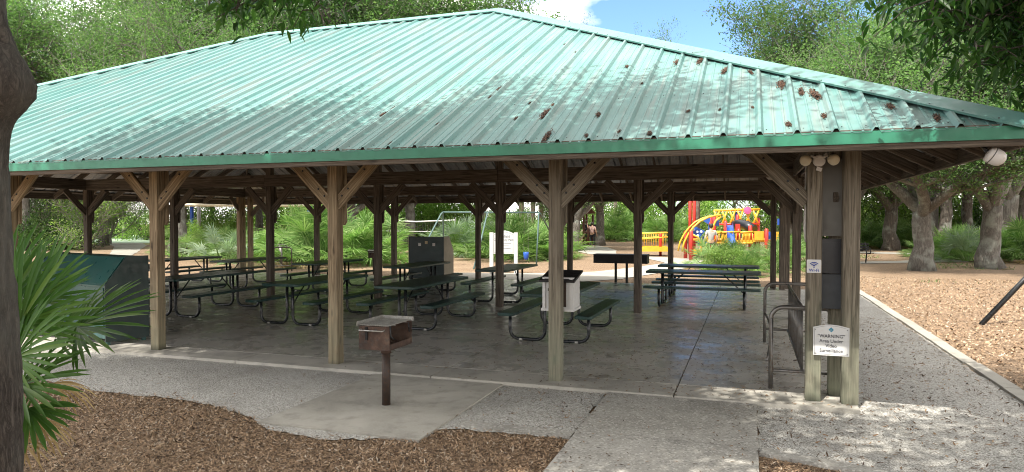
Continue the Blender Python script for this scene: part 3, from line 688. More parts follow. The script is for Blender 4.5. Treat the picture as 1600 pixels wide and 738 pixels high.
tables = [(-2.87, 10.98, 0, 'green picnic table in the front row, partly behind the white cabinet'),
          (-5.55, 11.35, 0, 'green picnic table in the front row behind the rusty pedestal grill'),
          (-7.66, 11.15, 0, 'green picnic table in the front row between the second and third front posts'),
          (-10.45, 11.3, 0, 'green picnic table in the front row just right of the leftmost fully seen post'),
          (-5.38, 15.45, 0, 'green picnic table in the middle of the slab in front of the white park sign'),
          (-7.88, 15.75, 0, 'green picnic table in front of the dark steel cabinet with a beige side'),
          (-10.72, 16.1, 0, 'green picnic table in the second row, backed by bright palmettos'),
          (-13.5, 16.3, 0, 'green picnic table in the second row beside the far left corner posts'),
          (-15.6, 16.0, 0, 'farthest left green picnic table, seen over the teal cabinet corner'),
          (-13.6, 11.7, 0, 'green picnic table hidden behind the teal cabinet at the left edge'),
          (-0.93, 15.48, 90, 'nearer of the two green picnic tables turned sideways near the bike rack'),
          (-0.93, 17.55, 90, 'farther of the two green picnic tables turned sideways near the playground side')]
T0 = make_table()
rt = random.Random(9)
for i, (x, y, a, lab) in enumerate(tables):
    t = T0 if i == 0 else copy_tree(T0)
    t.location = (x, y, 0.05); t.rotation_euler = (0, 0, R(a + rt.uniform(-0.8, 0.8)))
    tag(t, lab, 'picnic table', 'picnic tables on the shelter slab')

# ------------------------------------------------------------------ text
def text(name, body, size, mat, parent, loc, rot=(R(90), 0, 0), bold=0.0, align='CENTER', sx=1.0):
    cu = bpy.data.curves.new(name, 'FONT'); cu.body = body; cu.size = size; cu.align_x = align; cu.align_y = 'CENTER'
    cu.extrude = 0.0006; cu.offset = bold; cu.resolution_u = 3
    o = bpy.data.objects.new(name, cu); COL.objects.link(o)
    dg = bpy.context.evaluated_depsgraph_get(); me = bpy.data.meshes.new_from_object(o.evaluated_get(dg))
    bpy.data.objects.remove(o); bpy.data.curves.remove(cu)
    me.materials.clear(); me.materials.append(mat)
    q = bpy.data.objects.new(name, me); COL.objects.link(q); q.parent = parent; q.location = loc; q.rotation_euler = rot; q.scale = (sx, 1, 1)
    return q

# ------------------------------------------------------------------ things on and round the corner posts
def arch_panel(w, h, arch, n=10):
    return [(-w / 2, 0), (w / 2, 0), (w / 2, h - arch)] + [(w / 2 - w * i / n, h - arch + arch * math.sin(math.pi * i / n)) for i in range(1, n)] + [(-w / 2, h - arch)]
s = empty('warning_sign', (0.795, 7.638, 0.535)); tag(s, 'small white arched warning sign with dark lettering across the two corner posts', 'sign')
m = MB(); m.prism(arch_panel(0.335, 0.315, 0.03), 0.0, 0.006, 'y'); m.build('sign_panel', WHITE, s)
m = MB(); P = arch_panel(0.31, 0.29, 0.028); pts = [(x, -0.001, z + 0.0125) for x, z in P]; m.tube(pts + [pts[0]], 0.0014, 4); m.build('border_line', INK_GREY, s)
m = MB(); m.prism([(-0.024, 0.263), (0, 0.238), (0.024, 0.263), (0, 0.288)], -0.003, 0.0, 'y'); d = m.build('emblem', INK_TEAL, s)
m = MB(); m.tube([(0.010, -0.004, 0.272), (-0.008, -0.004, 0.27), (0.008, -0.004, 0.258), (-0.010, -0.004, 0.254)], 0.0022, 4); m.build('emblem_swirl', WHITE, d)
for i, (tx, sz, z) in enumerate((('"WARNING"', 0.049, 0.196), ('Area Under', 0.049, 0.147), ('Video', 0.049, 0.099), ('Surveillance', 0.049, 0.05))):
    text('sign_text', tx, sz, INK, s, (0, -0.002, z), bold=0.0003, sx=0.92)
m = MB()
for x, z in ((-0.148, 0.02), (0.148, 0.02), (-0.148, 0.262), (0.148, 0.262)): m.lathe([(0.005, 0), (0.004, 0.003)], (x, -0.001, z), 8, (0, -1, 0))
m.build('screw', INK, s)
w = empty('wifi_sign', (0.632, 7.672, 1.435)); tag(w, 'small white square sign with blue wireless symbol on the left corner post', 'sign')
m = MB(); m.prism(rounded(0.068, 0.068, 0.01), 0, 0.005, 'y'); m.build('sign_panel', WHITE, w, loc=(0, 0, 0.0))
for k, r in enumerate((0.016, 0.032, 0.048)):
    m = MB(); m.tube([(r * math.sin(R(a)), -0.002, -0.008 + r * math.cos(R(a))) for a in range(-50, 51, 10)], 0.0045, 5); m.build('wave_arc', INK_BLUE, w)
m = MB(); m.lathe([(0.007, 0), (0.007, 0.002)], (0, 0, -0.009), 10, (0, -1, 0)); m.build('wave_dot', INK_BLUE, w)
text('sign_text', 'Wi-Fi', 0.042, INK_BLUE, w, (0, -0.002, -0.042), bold=0.0006)

e = empty('electrical_enclosure', (0.80, 7.99, 1.74)); tag(e, 'tall grey metal electrical box mounted high behind the corner posts', 'electrical box')
m = MB(); m.box((0, 0, 0.40), (0.40, 0.20, 0.80), ch=0.01); m.build('box_body', GREYBOX, e)
m = MB(); m.box((0, -0.106, 0.40), (0.36, 0.012, 0.75), ch=0.002); m.build('box_door', GREYBOX, e)
m = MB(); m.tube([(-0.235, -0.06, 0.8), (-0.235, -0.06, -0.02), (-0.225, -0.02, -0.06)], 0.011, 6); m.build('conduit', PALE, e, smooth=True)
e = empty('black_control_box', (0.82, 7.99, 0.98)); tag(e, 'black and slate two-part control box below the grey electrical box', 'control box')
m = MB(); m.box((0, 0, 0.55), (0.36, 0.18, 0.36), ch=0.01); m.build('upper_box', BLACKBOX, e)
m = MB(); m.box((0.015, 0, 0.18), (0.34, 0.17, 0.36), ch=0.01); m.build('lower_box', SLATE, e)
m = MB(); m.box((0.0, -0.092, 0.55), (0.30, 0.006, 0.28)); m.build('box_lid', BLACKBOX, e)
# twin flood light
fl = empty('twin_floodlight', (0.662, 7.60, 2.50)); tag(fl, 'twin-head cream security floodlight at the top of the corner post', 'floodlight')
m = MB(); m.lathe([(0.055, 0), (0.06, 0.01), (0.06, 0.04), (0.045, 0.055)], (0, 0, 0), 16, (0, -1, 0)); m.build('mount_plate', PALE, fl, smooth=True)
for sx in (-1, 1):
    h = MB(); ax = Vector((sx * 0.35, -0.85, -0.25)).normalized(); c = Vector((sx * 0.125, -0.06, 0.005))
    h.lathe([(0.02, -0.09), (0.032, -0.05), (0.05, -0.02), (0.056, 0.02), (0.05, 0.035), (0.03, 0.048)], c, 16, ax); h.build('lamp_head', CREAM, fl, smooth=True)
    h = MB(); h.tube([(sx * 0.02, -0.05, 0.02), (sx * 0.07, -0.03, 0.05), tuple(c - ax * 0.07)], 0.012, 6); h.build('lamp_arm', PALE, fl, smooth=True)
m = MB(); m.box((0.0, -0.03, -0.085), (0.05, 0.04, 0.035), ry=0.3); m.build('motion_sensor', PALE, fl)
m = MB(); m.tube([(0, -0.02, -0.03), (0, -0.03, -0.075)], 0.01, 6); m.build('sensor_neck', BLACKM, fl)
# white lamp at the eave corner
dl = empty('corner_floodlight', (1.855, 6.62, 2.44)); tag(dl, 'white bell-shaped floodlight hanging from the right tip of the eave', 'floodlight')
dl.scale = (0.85,) * 3; ax = Vector((0.86, 0.0, -0.50)).normalized()
m = MB(); m.lathe([(0.03, 0.01), (0.075, 0.02), (0.082, 0.05), (0.080, 0.055), (0.083, 0.06), (0.078, 0.12), (0.062, 0.155), (0.03, 0.175)], (-0.03, 0, 0.02), 20, ax); m.build('lamp_shell', PALE, dl, smooth=True)
m = MB(); m.lathe([(0.084, 0.052), (0.086, 0.056), (0.084, 0.060)], (-0.03, 0, 0.02), 20, ax); m.build('lamp_ring', GREYBOX, dl, smooth=True)
m = MB(); m.tube([(-0.02, 0, 0.03), (-0.06, 0.02, 0.09)], 0.018, 8); m.build('lamp_bracket', BLACKM, dl, smooth=True)
sc_ = empty('security_camera', (-15.9, 20.0, 2.5)); tag(sc_, 'small white security camera under the beam at the far left corner posts', 'security camera')
m = MB(); m.lathe([(0.05, 0), (0.07, 0.03), (0.07, 0.16), (0.06, 0.18)], (0, 0, 0), 12, (0.2, -0.95, -0.2)); m.build('camera_body', WHITE, sc_, smooth=True)
m = MB(); m.tube([(0, 0, 0), (0, 0.0, 0.23)], 0.02, 6); m.build('camera_mount', WHITE, sc_)

# white box on the fourth post
bx = empty('white_box', (-2.13, 8.06, 0.84)); tag(bx, 'white wooden box with a sloping black lid fixed behind a front post', 'box')
m = MB(); m.box((0, 0, 0.19), (0.38, 0.32, 0.40), ch=0.003); m.build('box_body', WHITE, bx)
m = MB(); m.box((0, 0, 0.008), (0.40, 0.38, 0.03)); m.build('base_trim', WHITE, bx)
for x in (-0.165, 0.165):
    m = MB(); m.box((x, -0.174, 0.20), (0.035, 0.014, 0.35)); m.build('corner_trim', WHITE, bx)
m = MB(); m.box((0.03, -0.173, 0.20), (0.15, 0.006, 0.31)); m.build('front_panel', BROWNPOST, bx)
m = MB(); m.prism([(-0.22, 0.335), (0.22, 0.43), (0.22, 0.455), (-0.22, 0.36)], -0.215, 0.215, 'x'); m.build('sloping_lid', BLACKMAT, bx)
m = MB(); m.box((-0.05, -0.2, 0.25), (0.1, 0.08, 0.03)); m.build('mount_bracket', BLACKM, bx)

# ------------------------------------------------------------------ steel cabinets
def cabinet(loc, rz, wd, dp, ht, mats, label):
    c = empty('barbecue_cabinet', loc, R(rz)); tag(c, label, 'barbecue cabinet')
    body, side, face = mats; zf = ht * 0.68; sl = dp * 0.5
    m = MB(); m.prism([(0, 0.10), (dp, 0.10), (dp, ht), (sl, ht), (0, zf)], 0.02, wd - 0.02, 'x'); m.build('cabinet_body', body, c)
    for x in (0.0, wd - 0.02):
        m = MB(); m.prism([(-0.01, 0.05), (dp + 0.01, 0.05), (dp + 0.01, ht + 0.012), (sl - 0.01, ht + 0.012), (-0.01, zf + 0.01)], x, x + 0.02, 'x'); m.build('side_panel', side, c)
    for k in range(2):
        m = MB(); w2 = (wd - 0.12) / 2; x0 = 0.05 + k * (w2 + 0.02); m.box((x0 + w2 / 2, -0.008, zf / 2 + 0.08), (w2, 0.014, zf - 0.22), ch=0.002); d = m.build('door', face, c)
        m = MB(); m.tube([(x0 + w2 / 2 - 0.08, -0.015, zf - 0.1), (x0 + w2 / 2 - 0.08, -0.045, zf - 0.1), (x0 + w2 / 2 + 0.08, -0.045, zf - 0.1), (x0 + w2 / 2 + 0.08, -0.015, zf - 0.1)], 0.008, 6); m.build('handle', BLACKM, d, smooth=True)
    ang = math.atan2(ht - zf, sl); L = math.hypot(ht - zf, sl)
    m = MB(); m.box((wd / 2, sl / 2 - 0.008 * math.sin(ang), (zf + ht) / 2 + 0.008 * math.cos(ang)), (wd - 0.10, L - 0.05, 0.014), rx=ang, ch=0.0); m.build('hood_panel', face, c)
    for x in (0.05, wd - 0.05):
        for y in (0.05, dp - 0.05):
            m = MB(); m.box((x, y, 0.05), (0.05, 0.05, 0.10)); m.build('foot', face, c)
    return c
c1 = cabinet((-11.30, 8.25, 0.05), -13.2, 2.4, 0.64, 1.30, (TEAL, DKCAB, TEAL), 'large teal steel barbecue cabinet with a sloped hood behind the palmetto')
m = MB(); m.box((2.36, 0.70, 1.12), (0.07, 0.05, 0.10)); m.build('latch_box', PALE, c1)
c2 = cabinet((-8.62, 19.62, 0.05), 180, 1.2, 0.66, 1.36, (DKCAB, BEIGE, DKCAB), 'dark steel cabinet with a beige side panel at the back of the slab')
for x, mt in ((0.35, PALE), (0.60, P_TAN), (0.82, PALE)):
    m = MB(); m.box((x, 0.668, 1.13 + (0.06 if mt is P_TAN else 0)), (0.09, 0.006, 0.09)); m.build('notice_plate', mt, c2)
# long trough grill
tg = empty('trough_grill', (-2.95, 20.9, 0)); tag(tg, 'long black trough grill on two legs at the back of the slab', 'grill')
tg.location = W(971, 20.7)
m = MB(); m.box((0, 0.25, 0.76), (1.56, 0.012, 0.25)); m.box((0, -0.25, 0.76), (1.56, 0.012, 0.25)); m.box((0, 0, 0.64), (1.56, 0.49, 0.012)); m.build('firebox', BLACKMAT, tg)
for sx in (-1, 1): m = MB(); m.box((sx * 0.787, 0, 0.765), (0.012, 0.52, 0.27)); m.build('end_plate', BLACKMAT, tg)
m = MB(); m.box((0, 0, 0.893), (1.60, 0.53, 0.014)); m.build('cooking_grate', BLACKMAT, tg)
for sx in (-1, 1): m = MB(); m.box((sx * 0.165, 0, 0.32), (0.06, 0.10, 0.64)); m.build('leg', BLACKMAT, tg)
# pedestal grill
def make_grill():
    g = empty('pedestal_grill')
    m = MB(); m.tube([(0, 0, 0), (0, 0, 0.56)], 0.043, 16); m.build('pedestal', BROWNPOST, g, smooth=True)
    m = MB(); m.tube([(0, 0, 0.53), (0, 0, 0.60)], 0.055, 16); m.build('collar', RUST, g, smooth=True)
    hx, hy = 0.17, 0.235; z0, z1 = 0.60, 0.83; b = MB(); T = 0.006
    b.box((0, 0, z0), (2 * hx, 2 * hy, T)); b.box((0, -hy, (z0 + z1) / 2), (2 * hx, T, z1 - z0 - 0.001)); b.box((-hx, 0, (z0 + z1) / 2), (T, 2 * hy - 0.008, z1 - z0 - 0.001)); b.box((0, hy, (z0 + z1) / 2), (2 * hx, T, z1 - z0 - 0.001))
    b.build('firebox', RUST, g)
    b = MB()
    for k in range(15): b.box((-hx + 0.02 + k * (2 * hx - 0.04) / 14, 0.0, z1 + 0.012), (0.012, 2 * hy + 0.02, 0.008))
    b.box((0, -hy * 0.5, z1 + 0.005), (2 * hx, 0.012, 0.008)); b.box((0, hy * 0.5, z1 + 0.005), (2 * hx, 0.012, 0.008)); b.build('cooking_grate', STEEL, g)
    b = MB(); b.box((-hx - 0.012, 0, z1 + 0.02), (0.006, 2 * hy + 0.04, 0.05)); b.box((0, hy + 0.014, z1 + 0.02), (2 * hx + 0.03, 0.006, 0.05)); b.build('grate_rim', STEEL, g)
    b = MB(); b.tube([(-hx + 0.03, -hy - 0.01, z1 - 0.03), (-hx + 0.03, -hy - 0.055, z1 - 0.035), (hx - 0.05, -hy - 0.055, z1 - 0.035), (hx - 0.05, -hy - 0.01, z1 - 0.03)], 0.007, 6); b.build('handle', STEEL, g, smooth=True)
    b = MB(); b.box((-hx + 0.09, -hy - 0.012, z1 - 0.07), (0.028, 0.014, 0.13)); b.build('height_plate', BLACKMAT, g)
    b = MB(); b.tube([(hx + 0.01, -hy + 0.0, z1 + 0.015), (hx + 0.012, -hy + 0.0, z1 - 0.09), (hx + 0.04, -hy + 0.03, z1 - 0.12)], 0.008, 6); b.tube([(hx + 0.01, hy * 0.6, z1), (hx + 0.02, hy * 0.6, z1 - 0.1)], 0.007, 6); b.build('grate_rod', BLACKM, g, smooth=True)
    b = MB(); b.box((hx - 0.01, 0, z0 + 0.03), (0.006, 2 * hy - 0.03, 0.05)); b.build('ash_guard', RUST, g)
    return g
g0 = make_grill(); g0.location = (-3.48, 6.22, 0.028); tag(g0, 'rusty pedestal grill on the concrete pad in front of the shelter', 'grill', 'pedestal grills')
g1 = copy_tree(g0); g1.location = (-12.5, 21.5, 0); g1.rotation_euler = (0, 0, R(25)); tag(g1, 'dark pedestal grill far off in front of the palmetto thicket', 'grill', 'pedestal grills')

# ------------------------------------------------------------------ bike racks
def make_rack(L=3.05, half=0.33):
    k = empty('bike_rack')
    for y in (0, L):
        top, r = 0.90, 0.13
        pts = [(-half, y, 0.0), (-half, y, top - r)] + arc((-half + r, y, top - r), r, 180, 90, 6, (1, 0, 0), (0, 0, 1)) + arc((half - r, y, top - r), r, 90, 0, 6, (1, 0, 0), (0, 0, 1)) + [(half, y, 0)]
        m = MB(); m.tube(pts, 0.025, 10); m.build('end_hoop', GALV, k, smooth=True)
        m = MB(); m.tube([(-half, y, 0.20), (half, y, 0.20)], 0.017, 8); m.build('cross_rail', GALV, k, smooth=True)
    for z, n in ((0.885, 'top_rail'), (0.20, 'bottom_rail')):
        m = MB(); m.tube([(0.0, 0, z), (0.0, L, z)], 0.019, 8); m.build(n, GALV, k, smooth=True)
    n = 21
    for i in range(1, n):
        y = L * i / n; m = MB(); m.tube([(0, y, 0.20), (0, y, 0.885)], 0.010, 6); m.build('rack_bar', GALV, k, smooth=True)
    m = MB(); m.tube([(-half, L, 0.45), (-half + 0.05, L - 0.25, 0.36), (-half + 0.08, L - 0.9, 0.30), (-half + 0.02, L - 1.4, 0.10), (-half, L - 1.5, 0.0)], 0.016, 8); m.build('wheel_guide', GALV, k, smooth=True)
    return k
r0 = make_rack(); r0.location = (0.57, 8.14, 0.05); tag(r0, 'galvanised bike rack of upright bars beside the right corner posts', 'bike rack', 'bike racks')
r1 = copy_tree(r0); r1.location = W(441, 26.0); r1.rotation_euler = (0, 0, R(40)); tag(r1, 'distant grey bike rack behind the picnic tables at the left', 'bike rack', 'bike racks')

# ------------------------------------------------------------------ swing sets, bench, sign, net, shade sail
def swing_frame(name, ends, top, mat, r=0.035):
    """ends: list of (top point xy, [foot xy, ...])"""
    k = empty(name, (ends[0][0][0], ends[0][0][1], 0)); o = Vector(k.location)
    for tp, feet in ends:
        for ft in feet:
            a = Vector((tp[0], tp[1], top)); b = Vector((ft[0], ft[1], 0))
            d = (b - a); m = MB(); m.tube([a - o, a + d * 0.03 + (Vector((d.x, d.y, 0)) * 0.03) - o, a + d * 0.5 - o, b - o], r, 8); m.build('frame_leg', mat, k, smooth=True)
    A = Vector((*ends[0][0], top)); B = Vector((*ends[-1][0], top)); m = MB(); m.tube([A - o, B - o], r, 8); m.build('top_bar', mat, k, smooth=True)
    return k, A, B
GREENPIPE = m_paint('green_grey_pipe', (0.10, 0.16, 0.15), 0.4, 0.4, var=0.2)
a0, a1 = W(692, 29.0), W(842, 30.0); mid = a0.lerp(a1, 0.46)
sw, A, B = swing_frame('swing_set', [((a0.x, a0.y), [W(694, 30.0).xy, W(640, 25.5).xy]), ((mid.x, mid.y), [W(740, 27.0).xy]), ((a1.x, a1.y), [W(838, 29.6).xy, W(884, 34.0).xy])], 2.25, GREENPIPE)
tag(sw, 'slim green pipe swing set behind the slab in front of palmettos', 'swing set')
st = empty('bucket_swing', W(822, 29.8, 0.0)); tag(st, 'blue bucket swing seat hanging near the right leg of the swing set', 'swing seat')
st.scale = (0.62, 0.62, 1.0)
m = MB(); m.lathe([(0.10, 0.22), (0.17, 0.28), (0.19, 0.42), (0.20, 0.55), (0.17, 0.55), (0.15, 0.34)], (0, 0, 0), 12); m.build('seat', P_BLU, st, smooth=True)
for sx in (-1, 1): m = MB(); m.tube([(sx * 0.18, 0, 0.55), (sx * 0.12, 0, 2.23)], 0.008, 5); m.build('chain', GALV, st)
p = W(1535, 12.6); q = W(1690, 12.2)
sw2, A, B = swing_frame('swing_set', [((W(1735, 13.2).x, W(1735, 13.2).y), [p.xy, W(1990, 13.9).xy]), ((q + Vector((5.6, 4.2, 0))).xy.to_tuple() if False else ((W(1735, 13.2) + Vector((4.5, 5.5, 0))).x, (W(1735, 13.2) + Vector((4.5, 5.5, 0))).y), [(W(1535, 12.6) + Vector((4.5, 5.5, 0))).xy, (W(1990, 13.9) + Vector((4.5, 5.5, 0))).xy])], 2.5, BLACKM, 0.045)
tag(sw2, 'black swing set whose slanting leg rises from the mulch at the right edge', 'swing set')
bn = empty('park_bench', W(1353, 30.6)); bn.rotation_euler = (0, 0, YAW * 0.8); tag(bn, 'dark slatted park bench at the edge of the concrete path loop', 'bench')
for k in range(3): m = MB(); m.box((-0.5, 0.04 + k * 0.13, 0.46), (1.7, 0.10, 0.03)); m.build('seat_slat', BLACKMAT, bn)
for k in range(3): m = MB(); m.box((-0.5, 0.46 + k * 0.03, 0.60 + k * 0.12), (1.7, 0.03, 0.09)); m.build('back_slat', BLACKMAT, bn)
for sx in (-1.2, 0.2):
    m = MB(); m.tube([(sx, 0.45, 0), (sx, 0.36, 0.44), (sx, 0.53, 0.92)], 0.03, 6); m.tube([(sx, 0.0, 0.44), (sx, 0.40, 0.44)], 0.025, 6); m.build('leg', BLACKMAT, bn)
    m = MB(); m.tube([(sx, 0.45, 0.66), (sx, -0.04, 0.66), (sx, -0.02, 0.44)], 0.022, 6); m.build('armrest', BLACKMAT, bn)
ps = empty('park_sign', W(787, 24.6)); ps.rotation_euler = (0, 0, R(10)); tag(ps, 'white arched park sign with grey lettering standing behind the slab', 'sign')
for sx in (-1, 1): m = MB(); m.box((sx * 0.44, 0, 0.74), (0.13, 0.10, 1.48), ch=0.01); m.build('sign_post', WHITE, ps)
m = MB(); m.prism([(x, z + 0.72) for x, z in arch_panel(0.77, 0.83, 0.12, 12)], -0.02, 0.02, 'y'); m.build('sign_panel', WHITE, ps)
m = MB(); P = [(x, -0.023, z + 0.76) for x, z in arch_panel(0.69, 0.74, 0.10, 12)]; m.tube(P + [P[0]], 0.004, 4); m.build('border_line', INK_GREY, ps)
for tx, sz, z in (('Lakefield', 0.13, 1.34), ('Community Park', 0.105, 1.22)):
    text('sign_text', tx, sz, INK_GREY, ps, (0, -0.024, z), bold=0.001)
m = MB()
for k, wd in enumerate((0.54, 0.42, 0.5)): m.box((0, -0.0225, 1.10 - k * 0.09), (wd, 0.004, 0.012))
m.build('small_print_line', INK_GREY, ps)
nt = empty('volleyball_net', W(596, 44)); tag(nt, 'volleyball net with white top tape beyond the palmettos', 'net'); nA, nB = W(596, 44) - Vector(nt.location), W(712, 40) - Vector(nt.location)
m = MB(); m.tube([nA + Vector((0, 0, 1.93)), nA.lerp(nB, 0.5) + Vector((0, 0, 1.84)), nB + Vector((0, 0, 1.93))], 0.045, 6); m.build('top_tape', WHITE, nt)
m = MB(); m.tube([nA + Vector((0, 0, 1.25)), nB + Vector((0, 0, 1.25))], 0.02, 6); m.build('bottom_tape', WHITE, nt)
m = MB()
for k in range(48):
    a = nA.lerp(nB, k / 47); m.tube([a + Vector((0, 0, 1.25)), a + Vector((0, 0, 1.88))], 0.005, 4, False)
m.build('net_mesh', GALV, nt)
for a in (nA, nB): m = MB(); m.tube([a, a + Vector((0, 0, 2.1))], 0.05, 8); m.build('net_pole', GALV, nt)
# shade sail
sh = empty('shade_canopy', W(385, 43)); tag(sh, 'beige fabric shade canopy on blue posts beyond the left bushes', 'shade canopy'); so = Vector(sh.location)
cA, cB, cC, cD = W(283, 41, 2.78), W(484, 40, 2.72), W(496, 47, 3.2), W(300, 49, 3.3)
top = (cA + cB + cC + cD) / 4 + Vector((0, 0, 0.5)); N = 6; m = MB()
for P0, P1 in ((cA, cB), (cB, cC), (cC, cD), (cD, cA)):
    vs = []
    for i in range(N + 1):
        for j in range(N + 1):
            e_ = P0.lerp(P1, j / N); e_.z += 0.0 - 0.0; q_ = e_.lerp(top, i / N); q_.z -= 0.25 * math.sin(math.pi * i / N) * 0.6; vs.append(q_ - so)
    m.add(vs, [[i * (N + 1) + j, i * (N + 1) + j + 1, (i + 1) * (N + 1) + j + 1, (i + 1) * (N + 1) + j] for i in range(N) for j in range(N)])
m.build('canopy_fabric', SAIL, sh, smooth=True)
for P0, P1 in ((cA, cB), (cB, cC), (cC, cD), (cD, cA)): m = MB(); m.tube([P0 - so, P1 - so], 0.05, 6); m.build('edge_rail', P_TAN, sh)
for P0 in (cA, cB, cC, cD): m = MB(); m.tube([Vector((P0.x, P0.y, 0)) - so, P0 - so], 0.13, 10); m.build('canopy_post', P_BLU, sh, smooth=True)
lp = empty('light_pole', W(311, 50)); tag(lp, 'thin white light pole standing beneath the beige shade canopy', 'light pole')
m = MB(); m.tube([(0, 0, 0), (0, 0, 5.2)], [0.14, 0.10], 8); m.build('pole', WHITE, lp, smooth=True)
m = MB(); m.box((0.3, 0, 5.2), (0.7, 0.25, 0.12), ch=0.02); m.build('lamp_head', WHITE, lp)

# ------------------------------------------------------------------ playgrounds
def place(k, name, mb, mat, smooth=False): return mb.build(name, mat, k, smooth)
pg = empty('playground_structure', W(1100, 34), YAW); tag(pg, 'large red, yellow and blue climbing structure with ramp and slide', 'playground')
U = 34 / FPX
def X_(px): return (px - 1100) * U
def Z_(py): return 1.9 + (345 - py) * U
def pbox(name, mat, x0, x1, y0, y1, d, t=0.10):
    m = MB(); m.box(((X_(x0) + X_(x1)) / 2, d, (Z_(y0) + Z_(y1)) / 2), (abs(X_(x1) - X_(x0)), t, abs(Z_(y1) - Z_(y0))), ch=min(0.02, t * 0.2)); return m.build(name, mat, pg)
def ppost(px, ytop, d=0.0, mat=P_RED, r=0.09):
    m = MB(); m.tube([(X_(px), d, 0), (X_(px), d, Z_(ytop) - 0.05), (X_(px), d, Z_(ytop))], [r, r, r * 0.5], 10); m.build('post', mat, pg, smooth=True)
def prod(name, mat, pts, r=0.045, d=0.0):
    m = MB(); m.tube([(X_(a), (p[2] if len(p) > 2 else d), Z_(b)) for p in pts for a, b in ((p[0], p[1]),)], r, 8); m.build(name, mat, pg, smooth=True)
for px, yt, d in ((1070, 360, -1.2), (1076, 361, 0.6), (1091, 362, 1.4), (1102, 360, -1.0), (1118, 336, 0.2), (1130, 337, 2.2), (1148, 357, -0.6), (1153, 345, 2.0), (1175, 335, 2.2), (1168, 352, -0.4), (1186, 357, -1.0), (1200, 356, 1.8), (1212, 340, 2.4), (1226, 340, 0.4), (1113, 296, 3.4), (1119, 300, 5.0)): ppost(px, yt, d)
ppost(1015.5, 362, 3.6, P_RED, 0.12); ppost(1054, 366, 3.2, P_RED, 0.07)
# entry ramp with yellow rails
for d in (2.6, 4.0):
    pbox('ramp_side', P_YEL, 1018, 1070, 397, 389, d, 0.08); prod('ramp_rail', P_YEL, [(1018, 376), (1070, 372)], 0.03, d); prod('ramp_rail', P_YEL, [(1018, 367), (1070, 365)], 0.03, d)
    for x in range(1023, 1070, 6): prod('rail_picket', P_YEL, [(x, 388), (x, 366.5)], 0.013, d)
m = MB(); m.box(((X_(1018) + X_(1070)) / 2, 3.3, 0.42), (X_(1070) - X_(1018), 1.4, 0.06)); m.build('ramp_deck', P_YEL, pg)
# arch climber with star panels
arcp = [(1059, 392), (1062, 378), (1068, 366), (1076, 355), (1086, 346), (1098, 340), (1110, 337), (1118, 337)]
prod('arch_rail', P_YEL, arcp, 0.048, -0.9); prod('arch_rail', P_YEL, [(x + 3, y + 1) for x, y in arcp], 0.045, 0.3)
prod('arch_rail', P_YEL, [(1118, 339), (1110, 345), (1106, 354), (1101, 366), (1094, 376)], 0.05, -0.9)
prod('arch_rail', P_YEL, [(1094, 395), (1096, 380), (1104, 366), (1118, 362)], 0.045, -1.0); prod('arch_rail', P_YEL, [(1074, 366), (1082, 370), (1087, 380), (1088, 398)], 0.045, -1.0)
def poly(name, mat, P, d, t=0.06):
    m = MB(); m.prism([(X_(a), Z_(b)) for a, b in P], d, d + t, 'y'); return m.build(name, mat, pg)
bp = poly('climbing_panel', P_BLU, [(1071, 363), (1086, 372), (1095, 361), (1078, 353)], -0.75)
m = MB()
for a, b in ((1077, 359), (1083, 362), (1089, 362), (1084, 368)): m.lathe([(0.07, 0), (0.05, 0.05)], (X_(a), -0.76, Z_(b)), 8, (0, -1, 0))
m.build('handhold', WHITE, bp)
poly('climbing_panel', P_BLU, [(1092, 345), (1101, 351), (1104, 343), (1103, 340)], -0.7); poly('climbing_panel', P_BLU, [(1108, 352), (1117, 354), (1117, 341), (1112, 344)], -0.7)
poly('side_panel', P_BLU, [(1086, 368), (1090, 368), (1090, 384), (1086, 384)], -0.6); poly('side_panel', P_BLU, [(1093, 370), (1100, 368), (1100, 384), (1094, 384)], -0.5)
# deck, guards
m = MB(); m.box(((X_(1102) + X_(1226)) / 2, 0.8, 0.92), (X_(1226) - X_(1102), 3.2, 0.10)); m.build('deck', P_YEL, pg)
for k, (a, b) in enumerate(((1102, 1118), (1118, 1148), (1148, 1168))):
    prod('guard_rail', P_YEL, [(a, 363), (b, 362)], 0.05, -0.8); prod('guard_rail', P_YEL, [(a, 380), (b, 379)], 0.05, -0.8)
    for x in range(a + 4, b, 5): prod('rail_picket', P_YEL, [(x, 380), (x, 363)], 0.022, -0.8)
pbox('guard_panel', P_YEL, 1120, 1127, 363, 378, -0.75, 0.06)
pbox('guard_panel', P_YEL, 1155, 1166, 362, 375, -0.6); pbox('guard_panel', P_YEL, 1170, 1184, 361, 375, -0.8); pbox('guard_panel', P_YEL, 1197, 1208, 362, 376, -0.7)
pbox('window_panel', P_BLU, 1188, 1196, 362, 374, -0.8); pbox('red_panel', P_RED, 1144, 1151, 350, 362, -0.5)
pbox('blue_panel', P_BLU, 1172, 1180, 330, 344, 2.3); pbox('blue_panel', P_BLU, 1130, 1140, 337, 350, 2.4)
# slides
def slide(P, w, mat, name='slide'):
    m = MB(); vs = []
    for a, b, d in P:
        x, z = X_(a), Z_(b)
        for q, h in ((-w, 0.22), (-w * 0.8, 0), (w * 0.8, 0), (w, 0.22)): vs.append((x + q * 0.5, d + q * 0.5, z + h))
    m.add(vs, [[i * 4 + j, i * 4 + j + 1, (i + 1) * 4 + j + 1, (i + 1) * 4 + j] for i in range(len(P) - 1) for j in range(3)]); return m.build(name, mat, pg, smooth=True)
slide([(1146, 352, 0.6), (1138, 356, -0.2), (1130, 367, -1.1), (1124, 376, -1.8), (1120, 395, -2.6), (1114, 397, -3.0)], 0.5, P_BLU)
m = MB(); m.tube([(X_(1160), 1.2, Z_(352)), (X_(1165), 0.9, Z_(350)), (X_(1172), 0.4, Z_(353)), (X_(1178), 0.0, Z_(360))], 0.24, 12); m.build('tunnel', BLACKBOX, pg, smooth=True)
